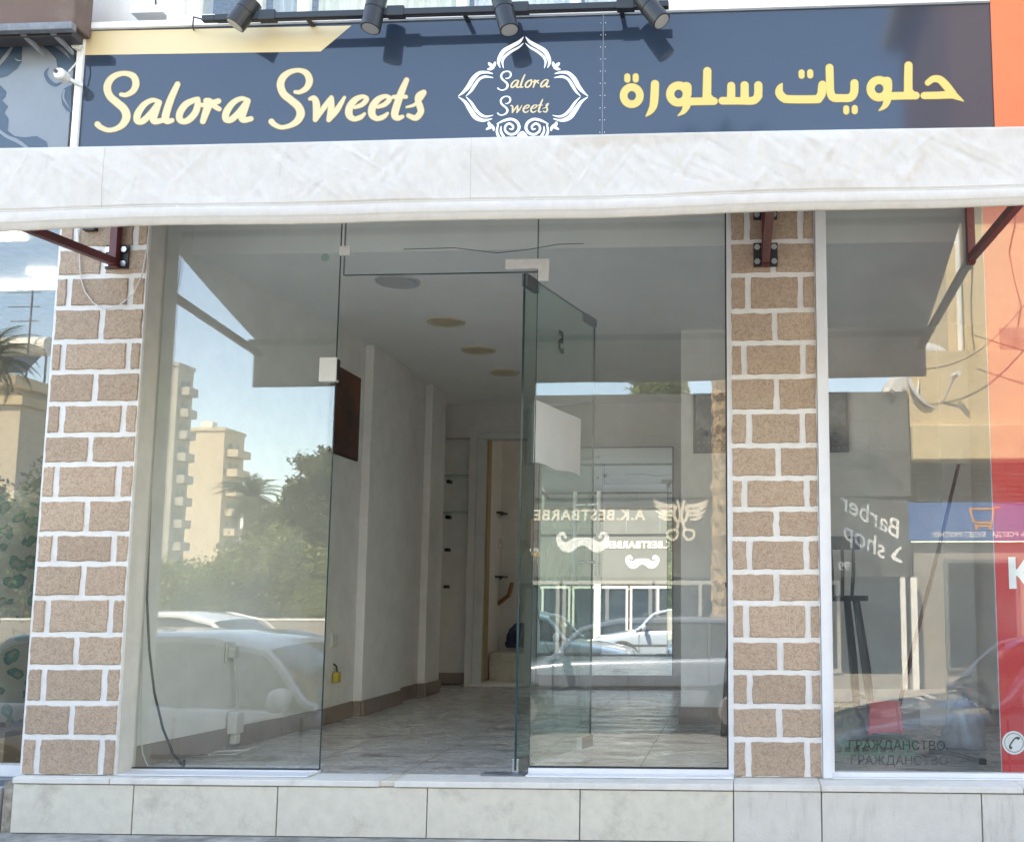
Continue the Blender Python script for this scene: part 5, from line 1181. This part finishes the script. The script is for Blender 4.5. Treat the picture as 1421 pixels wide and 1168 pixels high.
# --- street palm in the sun
def palm(c, h, r, label, nfr=34, crown=1.7, seed=1, trunkmat='palmbark'):
    g = random.Random(seed); t = thing('palm_tree', label, 'palm tree', c)
    o = MB(); n = 18; prof = []; K_ = int(h * 9)
    for k in range(K_ + 1):
        z = h * k / K_; rr = r * (1.05 - .25 * z / h) * (1 + .09 * (k % 2)) * (1.35 if k > K_ - 5 else 1); prof.append((rr, z))
    o.lathe(prof, c, n); 
    for i in range(len(o.v)):
        x, y, z = o.v[i]; o.v[i] = (x + g.uniform(-.02, .02), y + g.uniform(-.02, .02), z + g.uniform(-.03, .03))
    o.build('trunk', G[trunkmat], t)
    top = Vector(c) + Vector((0, 0, h)); cr = MB()
    for f in range(nfr):
        a = f * 2.399 + g.uniform(-.2, .2); el = R_(g.uniform(-35, 80)); L_ = crown * g.uniform(.8, 1.1); hd = Vector((math.cos(a), math.sin(a), 0)); sd_ = Vector((-math.sin(a), math.cos(a), 0))
        P_ = []; p = top.copy(); e = el
        for k in range(9): P_.append(p.copy()); p = p + (hd * math.cos(e) + Vector((0, 0, math.sin(e)))) * L_ / 8; e -= .2
        cr.tube(P_, [.022 * (1 - k / 10) for k in range(9)], 4, cap=False)
        for k in range(1, 9):
            for q in range(3):
                pb = P_[k - 1].lerp(P_[k], q / 3); ln = crown * .3 * math.sin(math.pi * min(.95, .15 + (k + q / 3) / 10))
                for s in (-1, 1):
                    tip = pb + sd_ * s * ln * .8 + (P_[k] - P_[k - 1]).normalized() * ln * .6 + Vector((0, 0, -.25 * ln)); wv = (P_[k] - P_[k - 1]).normalized() * .02
                    cr.add([pb - wv, pb + wv, tip], [(0, 1, 2)])
    cr.build('crown', G['frond'], t); return t
pc = rf(1003, 800, 9.4)
palm((pc.x, -9.6, GR), 7.2, .16, 'tall street palm with shaggy sunlit trunk, mirrored beside the tan pillar', crown=1.6, seed=2)
# --- garden wall, hedge and trees on the left
gz = rf(320, 858, OY).z
gw = thing('garden_wall', 'low grey garden wall with pale coping under the hedge', 'wall', (-12, -OY, GR))
B(-30, bX0 - .05, -OY - .25, -OY, GR, gz - .03).build('wall', G['gwall'], gw); B(-30, bX0 - .05, -OY - .26, -OY + .01, gz - .029, gz).build('coping', G['whitepaint'], gw)
def leaves(n, sampler, size, mt, name, parent=None, seed=0):
    g = np.random.default_rng(seed); P_ = sampler(g, n); N = len(P_)
    a = g.normal(size=(N, 3)); a /= np.linalg.norm(a, axis=1)[:, None]; b = g.normal(size=(N, 3)); b -= (a * b).sum(1)[:, None] * a; b /= np.linalg.norm(b, axis=1)[:, None]
    P_ = P_ + g.normal(0, size * 1.6, (N, 3)); s = size * g.uniform(.6, 1.3, (N, 1)); v = np.stack([P_ - a * s, P_ + b * s * .5, P_ + a * s, P_ - b * s * .5], 1).reshape(-1, 3)
    me = bpy.data.meshes.new(name); me.from_pydata(v.tolist(), [], (np.arange(N * 4).reshape(-1, 4)).tolist()); me.materials.append(G[mt])
    o = bpy.data.objects.new(name, me); COL.objects.link(o)
    if parent: o.parent = parent; o.matrix_parent_inverse = parent.matrix_world.inverted()
    return o
def blobs(cs, shell=.45):
    cs = np.array(cs, float)                 # x y z rx ry rz
    wt = cs[:, 3] * cs[:, 4] * cs[:, 5]; wt = wt ** .67 / (wt ** .67).sum()
    def f(g, n):
        k = g.choice(len(cs), n, p=wt); d = g.normal(size=(n, 3)); d /= np.linalg.norm(d, axis=1)[:, None]; r = 1 - shell * g.random((n, 1)) ** 1.5
        return cs[k, :3] + d * r * cs[k, 3:]
    return f
def tree(label, c, top, cs, nleaf, size, mt, seed, tr_=.2):
    t = thing('leafy_tree', label, 'tree', c, group=None)
    tip = Vector((c[0], c[1], (c[2] + top) * .5)); o = MB().tube([c, Vector(c).lerp(tip, .5) + Vector((.1, 0, 0)), tip], [tr_, tr_ * .8, tr_ * .5], 10); o.build('trunk', G['bark'], t)
    for q in cs[:6]: MB().tube([tip - Vector((0, 0, .3)), tip.lerp(Vector(q[:3]), .5) + Vector((0, 0, .2)), Vector(q[:3])], [tr_ * .45, tr_ * .3, tr_ * .1], 6).build('limb', G['bark'], t)
    leaves(nleaf, blobs(cs, 1.), size, mt, 'crown', t, seed); return t
g = random.Random(4)
hd = thing('hedge', 'sunlit leafy hedge growing over the garden wall', 'hedge', (-14, -OY - 1, GR))
cs = []
for i in range(120):
    px = g.uniform(150, 490); y_ = g.uniform(.5, 2.2); topy = 775 + 20 * math.sin(px * .03) - (20 if px > 330 else 0); pz = rf(px, g.uniform(topy + 8, 850), OY + y_)
    cs.append((pz.x, pz.y, pz.z, g.uniform(.3, .55), .45, g.uniform(.25, .4)))
leaves(60000, blobs(cs, .8), .045, 'leaf', 'foliage', hd, 1)
for i in range(14): x = -18 + i * .8; MB().tube([(x, -OY - 1.2, GR), (x + .1, -OY - 1.1, gz + .3)], [.05, .025], 6).build('stem', G['bark'], hd)
def crown(spec, yo, seed):
    g = random.Random(seed); out = []
    for (px, py, rad) in spec:
        for q in range(14):
            p = rf(px + g.gauss(0, rad) * .62, py + g.gauss(0, rad) * .55, yo + g.uniform(-.5, 1.5)); r = rad * (yo + 5.2) / F * g.uniform(.25, .6); out.append((p.x, p.y, p.z, r, r, r * .85))
    return out
Y1 = 24.
c1 = rf(440, 780, Y1); tree('dense dark tree rising right of the palm behind the hedge', (c1.x, -Y1 - .5, GR), rf(440, 640, Y1).z, crown([(455, 660, 22), (440, 690, 28), (420, 720, 26), (465, 700, 30), (480, 670, 26), (445, 745, 32), (475, 740, 30)], Y1, 5), 52000, .075, 'leafdark', 11, .22)
c2 = rf(395, 780, Y1 + 3); tree('lower dark tree beside the palm behind the hedge', (c2.x, -Y1 - 3.5, GR), rf(395, 715, Y1 + 3).z, crown([(395, 730, 22), (375, 745, 20), (410, 750, 24), (385, 770, 24)], Y1 + 3, 6), 26000, .08, 'leafdark', 12, .2)
c3 = rf(345, 780, 30); hh = rf(345, 690, 30).z - GR
palm((c3.x, -30, GR), hh, .28, 'palm with a round crown in front of the distant cream tower', crown=1.5, seed=7, nfr=40)
Y4 = 19.; 
c4 = rf(915, 560, Y4 + 4); tree('feathery tree behind the barber shop roof', (c4.x, -Y4 - 4, GR), rf(915, 535, Y4 + 4).z, crown([(905, 538, 14), (925, 536, 12), (940, 541, 12), (915, 552, 18), (895, 552, 14)], Y4 + 4, 9), 9000, .07, 'leaf', 13, .14)
eg = thing('evergreen_bush', 'dark evergreen bushes before the terrace house, mirrored in the salon window', 'bush', (rf(0, 760, 16.).x, -16, GR))
cs = []
for i in range(46):
    p = rf(g.uniform(-160, 118), g.uniform(668, 850), 15.5 + g.uniform(0, 1.5)); cs.append((p.x, p.y, p.z, g.uniform(.4, .7), .5, g.uniform(.35, .6)))
leaves(40000, blobs(cs, .8), .07, 'leafdark', 'foliage', eg, 21)
for i in range(5): x = rf(-120 + i * 50, 760, 16.).x; MB().tube([(x, -16.3, GR), (x + .1, -16.2, GR + 2)], [.09, .05], 7).build('stem', G['bark'], eg)
# --- distant apartment towers
def tower(name_label, px0, px1, pyt, yo, mt, side, floors, dpt, xbal):
    a, b = rf(px0, pyt, yo), rf(px1, pyt, yo); t = thing('apartment_tower', name_label, 'building', ((a.x + b.x) / 2, -yo, GR))
    B(a.x, b.x, -yo - dpt, -yo, GR, a.z).build('wall', mt, t); B(a.x - .2, b.x + .2, -yo - dpt - .2, -yo + .2, a.z + .01, a.z + .5).build('parapet', mt, t)
    fh = 3.1; n = int((a.z - 6) / fh)
    for k in range(n):
        z = a.z - 1.2 - (k + .9) * fh
        # balconies on the side that faces the street axis
        bo = MB().box(b.x + .01, b.x + side, -yo - dpt * .75, -yo - .6, z, z + .18); bo.box(b.x + side - .12, b.x + side, -yo - dpt * .75, -yo - .6, z + .181, z + 1.15); bo.box(b.x + .02, b.x + side - .121, -yo - .75, -yo - .6, z + .181, z + 1.15)
        bo.build('balcony', mt, t)
        for q in (.25, .6): B(b.x + .011, b.x + .05, -yo - dpt * q - .9, -yo - dpt * q, z + .2, z + 2.3).build('window', G['aptwin'], t)
        for xx in xbal: 
            f = B(a.x + xx, a.x + xx + 1.6, -yo + .002, -yo + .05, z + .9, z + 2.3).build('window', G['aptwin'], t)
    return t
tower('cream tower block with side balconies in the distance', 254, 312, 598, 150, G['aptcream'], 2.0, 7, 6.5, [])
tower('taller grey tower block at the edge of the left pane in the distance', 212, 248, 508, 132, G['aptgrey'], 1.4, 9, 4, [])
rb_ = rf(300, 600, 149); B(rb_.x - 4, rb_.x - 2, -153, -151.5, rb_.z + .6, rb_.z + 2.2).build('roof_tank', G['tank'], bpy.data.objects['apartment_tower'])
# --- terrace house with solar tank at far left
Yh = 22.
h0, h1 = rf(-120, 565, Yh), rf(30, 562, Yh)
th = thing('terrace_house', 'cream terrace house with solar water heater on the roof, mirrored in the salon window', 'building', (h0.x, -Yh, GR))
B(h0.x - 6, h1.x, -Yh - 5, -Yh, GR, h1.z).build('wall', G['aptcream'], th); B(h0.x - 6.1, h1.x + .1, -Yh - 5.1, -Yh + .1, h1.z + .001, h1.z + .25).build('parapet', G['creamwall'], th)
h2 = rf(66, 528, Yh + 4); B(h0.x - 9, h2.x - 1.8, -Yh - 9, -Yh - 5.2, GR, h2.z).build('rear_block', G['aptgrey'], th); B(h0.x - 9, h2.x - 1.5, -Yh - 9.2, -Yh - 4.6, h2.z + .001, h2.z + .35).build('roof_slab', G['aptcream'], th)
tk = rf(42, 490, Yh + 6); hz_ = h2.z + .36
t = thing('solar_heater', 'white solar water tank on a frame above a tilted panel', 'water heater', (tk.x, -Yh - 6, hz_))
MB().tube([(tk.x - .9, -Yh - 6, hz_ + 1.25), (tk.x + .7, -Yh - 6, hz_ + 1.25)], .33, 18).build('tank', G['tank'], t)
MB().prism([(tk.x - 1.2, -Yh - 5.6, hz_ + .8), (tk.x + .7, -Yh - 5.6, hz_ + .8), (tk.x + .7, -Yh - 4.9, hz_ + .1), (tk.x - 1.2, -Yh - 4.9, hz_ + .1)], (0, 0, .06)).build('panel', G['farglass'], t)
for sx in (-.8, .6): MB().tube([(tk.x + sx, -Yh - 6, hz_), (tk.x + sx, -Yh - 6, hz_ + 1.0)], .04, 6).build('stand', G['greymetal'], t)
am = rf(32, 400, Yh + 5); t = thing('tv_antenna', 'thin television aerial on the terrace house roof', 'antenna', (am.x, -Yh - 5.5, hz_))
MB().tube([(am.x, -Yh - 5.5, hz_), (am.x, -Yh - 5.5, am.z + .3)], .035, 6).build('mast', G['greymetal'], t)
for k in range(3): MB().tube([(am.x - .9 + k * .1, -Yh - 5.5, am.z - k * .5), (am.x + .3, -Yh - 5.5, am.z - k * .5)], .02, 5).build('element', G['greymetal'], t)
pp_ = rf(-14, 500, 16); palm((pp_.x, -16, GR), pp_.z - GR, .22, 'dark fan of palm fronds beside the terrace house', crown=1.3, seed=12)

# ================================================================== parked cars
def car(label, paint, x, y, rz, L_=4.0, wd=1.70, hgt=1.42, group='cars in the street'):
    t = thing('parked_car', label, 'car', (x, y, RD), group=None)
    M_ = Matrix.Translation((x, y, RD)) @ Matrix.Rotation(rz, 4, 'Z'); P = lambda a, b, c: M_ @ Vector((a, b, c))
    hw = wd / 2
    # stations front (+) to rear (-): x, half width, top of body, bottom
    st = [(.50, .55, .56, .30), (.49, .78, .66, .24), (.46, .90, .74, .20), (.40, .97, .80, .18), (.30, 1., .87, .18), (.20, 1., .93, .18), (0, 1., .95, .18), (-.2, 1., .97, .18), (-.36, .99, .99, .18), (-.44, .95, .98, .20), (-.485, .86, .90, .26), (-.5, .74, .78, .34)]
    o = MB(); ring = []
    for (fx, fw, zt_, zb_) in st:
        zm = zb_ + (zt_ - zb_) * .55
        sec = [(-.80, zb_), (-.96, zb_ + .08), (-1.0, zm), (-.985, zt_ - .05), (-.90, zt_), (-.45, zt_ + .022), (0, zt_ + .03), (.45, zt_ + .022), (.90, zt_), (.985, zt_ - .05), (1.0, zm), (.96, zb_ + .08), (.80, zb_)]
        ring.append(len(sec)); o.v += [P(fx * L_, a * hw * fw, z * hgt / 1.42) for a, z in sec]
    k = ring[0]
    o.f = [(i * k + j, i * k + (j + 1) % k, (i + 1) * k + (j + 1) % k, (i + 1) * k + j) for i in range(len(st) - 1) for j in range(k)] + [tuple(range(k)), tuple(range(len(st) * k - 1, (len(st) - 1) * k - 1, -1))]; o.m = [0] * len(o.f)
    bo = o.build('body', G[paint], t, smooth=True); md = bo.modifiers.new('sub', 'SUBSURF'); md.levels = md.render_levels = 2
    s = hgt / 1.42
    zb_ = .93 * s; zr = 1.40 * s
    prof = [(.235, zb_ - .02, .93), (.13, zr - .10 * s, .79), (.03, zr, .76), (-.2, zr + .015, .755), (-.33, zr - .03, .75), (-.405, zr - .2 * s, .80), (-.445, zb_, .88)]
    o = MB(); kk = 7
    for fx, z, fw in prof: o.v += [P(fx * L_, a * hw * fw, z + b) for a, b in ((-1, -.0), (-.97, .015), (-.6, .035), (0, .045), (.6, .035), (.97, .015), (1, -.0))]
    o.f = [(i * kk + j, i * kk + j + 1, (i + 1) * kk + j + 1, (i + 1) * kk + j) for i in range(len(prof) - 1) for j in range(kk - 1)]
    o.m = [0 if 1 <= i <= 3 else 1 for i in range(len(prof) - 1) for j in range(kk - 1)]
    ro = o.build('roof', [G[paint], G['carglass']], t, smooth=True); ro.modifiers.new('thickness', 'SOLIDIFY').thickness = .01
    # side glass and pillars
    for sd_ in (-1, 1):
        def sp(fx, fr):                      # along the car, fraction from belt to roof
            bw = .93 if fx > -.35 else .90; rw_ = .765; z0 = zb_; 
            fxs = [q[0] for q in prof][::-1]; zr_ = np.interp(fx, fxs, [q[1] for q in prof][::-1])
            return P(fx * L_, sd_ * hw * (bw + (rw_ - bw) * fr * (zr_ - z0) / (zr - z0)), z0 + (zr_ - z0 - .005) * fr)
        for (fa, fb) in ((.215, .0), (-.015, -.235), (-.25, -.40)):
            w1 = MB(); n = 6
            for i in range(n + 1):
                fx = fa + (fb - fa) * i / n; w1.v += [sp(fx, .02), sp(fx, .93)]
            w1.f = [(2 * i, 2 * i + 2, 2 * i + 3, 2 * i + 1) for i in range(n)]; w1.m = [0] * n
            w1.build('side_window', G['carglass'], t)
        for pts in ([(.235, 0), (.18, 1.), (.08, 1.0), (-.2, 1.), (-.36, 1.), (-.44, .05)],):
            q = [sp(fx, fr) + M_.to_3x3() @ Vector((0, sd_ * .012, 0)) for fx, fr in spline(pts, 5)]; MB().tube(q, .032, 6).build('roof_pillar', G[paint], t)
        for fx in (-.0075, -.2425): MB().tube([sp(fx, 0), sp(fx, .5), sp(fx, .97)], .026, 6).build('door_pillar', G['bumperblack'], t)
        mp_ = P(.185 * L_, sd_ * (hw + .09), .99 * s)
        m_ = MB(); m_.lathe([(.02, -.12), (.075, -.10), (.085, 0), (.075, .09), (.02, .11)], (0, 0, 0), 14, 'y'); m_.v = [tuple(M_.to_3x3() @ Vector((a * .6, b, c)) + mp_) for a, b, c in m_.v]
        mi = m_.build('wing_mirror', G[paint], t, smooth=True); MB().bar(mp_ - M_.to_3x3() @ Vector((0, sd_ * .13, .04)), mp_ - Vector((0, 0, .05)), .03, .03).build('stalk', G['bumperblack'], mi)
        for fx in (.305, -.315):
            wc = P(fx * L_, sd_ * (hw - .10), .30); ax = M_.to_3x3() @ Vector((0, sd_, 0))
            w_ = MB().tube([wc - ax * .09, wc - ax * .08, wc + ax * .085, wc + ax * .10], [.26, .30, .30, .27], 26).build('wheel', G['tyre'], t); MB().tube([wc + ax * .101, wc + ax * .108], [.19, .17], 18).build('rim', G['rim'], w_)
            ar = MB(); n = 16; R0, R1 = .33, .37
            for i in range(n + 1):
                a = math.pi * i / n
                for rr in (R0, R1): ar.v.append(P(fx * L_ + rr * math.cos(a), sd_ * (hw + .004), .29 + rr * math.sin(a)))
            ar.f = [(2 * i, 2 * i + 2, 2 * i + 3, 2 * i + 1) for i in range(n)]; ar.m = [0] * n; ao = ar.build('wheel_arch', G['bumperblack'], t); ao.modifiers.new('thickness', 'SOLIDIFY').thickness = .01
        hl = P(.462 * L_, sd_ * hw * .66, .66 * s); m_ = MB().lathe([(.03, -.12), (.10, -.07), (.11, 0), (.10, .07), (.03, .12)], (0, 0, 0), 12, 'y'); m_.v = [tuple(M_.to_3x3() @ Vector((a * .6, b, c * .6)) + hl) for a, b, c in m_.v]; m_.build('headlight', G['headlamp'], t, smooth=True)
        tl = P(-.487 * L_, sd_ * hw * .68, .80 * s); m_ = MB().lathe([(.03, -.1), (.09, 0), (.03, .1)], (0, 0, 0), 10, 'y'); m_.v = [tuple(M_.to_3x3() @ Vector((a * .5, b, c * 1.2)) + tl) for a, b, c in m_.v]; m_.build('tail_light', G['redplastic'], t, smooth=True)
        for fx in (.215, -.0075, -.2425): MB().bar(P(fx * L_, sd_ * hw * .994, .34), P(fx * L_, sd_ * hw * .985, .86 * s), .012, .012, (1, 0, 0)).build('door_gap', G['bumperblack'], t)
        MB().bar(P(.215 * L_, sd_ * hw * .985, .33), P(-.26 * L_, sd_ * hw * .985, .33), .02, .03).build('sill_trim', G['bumperblack'], t)
        MB().bar(P(.3 * L_, sd_ * hw * .99, .56), P(-.36 * L_, sd_ * hw * .99, .58), .025, .03).build('side_moulding', G['bumperblack'], t)
        dh = P(.02 * L_, sd_ * (hw + .012), .82 * s); MB().bar(dh - M_.to_3x3() @ Vector((.09, 0, 0)), dh + M_.to_3x3() @ Vector((.09, 0, 0)), .025, .022).build('door_handle', G[paint], t)
    MB().hexa([P(.497 * L_, -.26, .40), P(.515 * L_, -.26, .40), P(.515 * L_, .26, .40), P(.497 * L_, .26, .40), P(.497 * L_, -.26, .51), P(.515 * L_, -.26, .51), P(.515 * L_, .26, .51), P(.497 * L_, .26, .51)]).build('number_plate', G['plate2'], t)
    return t
car('white hatchback parked at the kerb in front of the salon', 'carwhite', -3.85, -2.62, 0., hgt=1.37)
car('light grey saloon parked at the kerb before the red film window', 'cargrey', 2.68, -2.75, math.pi, L_=4.3, hgt=1.38)
car('silver blue car standing across the road from the open door', 'carsilver', -1.4, -8.1, math.pi, L_=4.1, hgt=1.36)
car('white car parked across the road in front of the garden wall', 'carwhite', -7.2, -8.2, 0., L_=4.2, hgt=1.42)
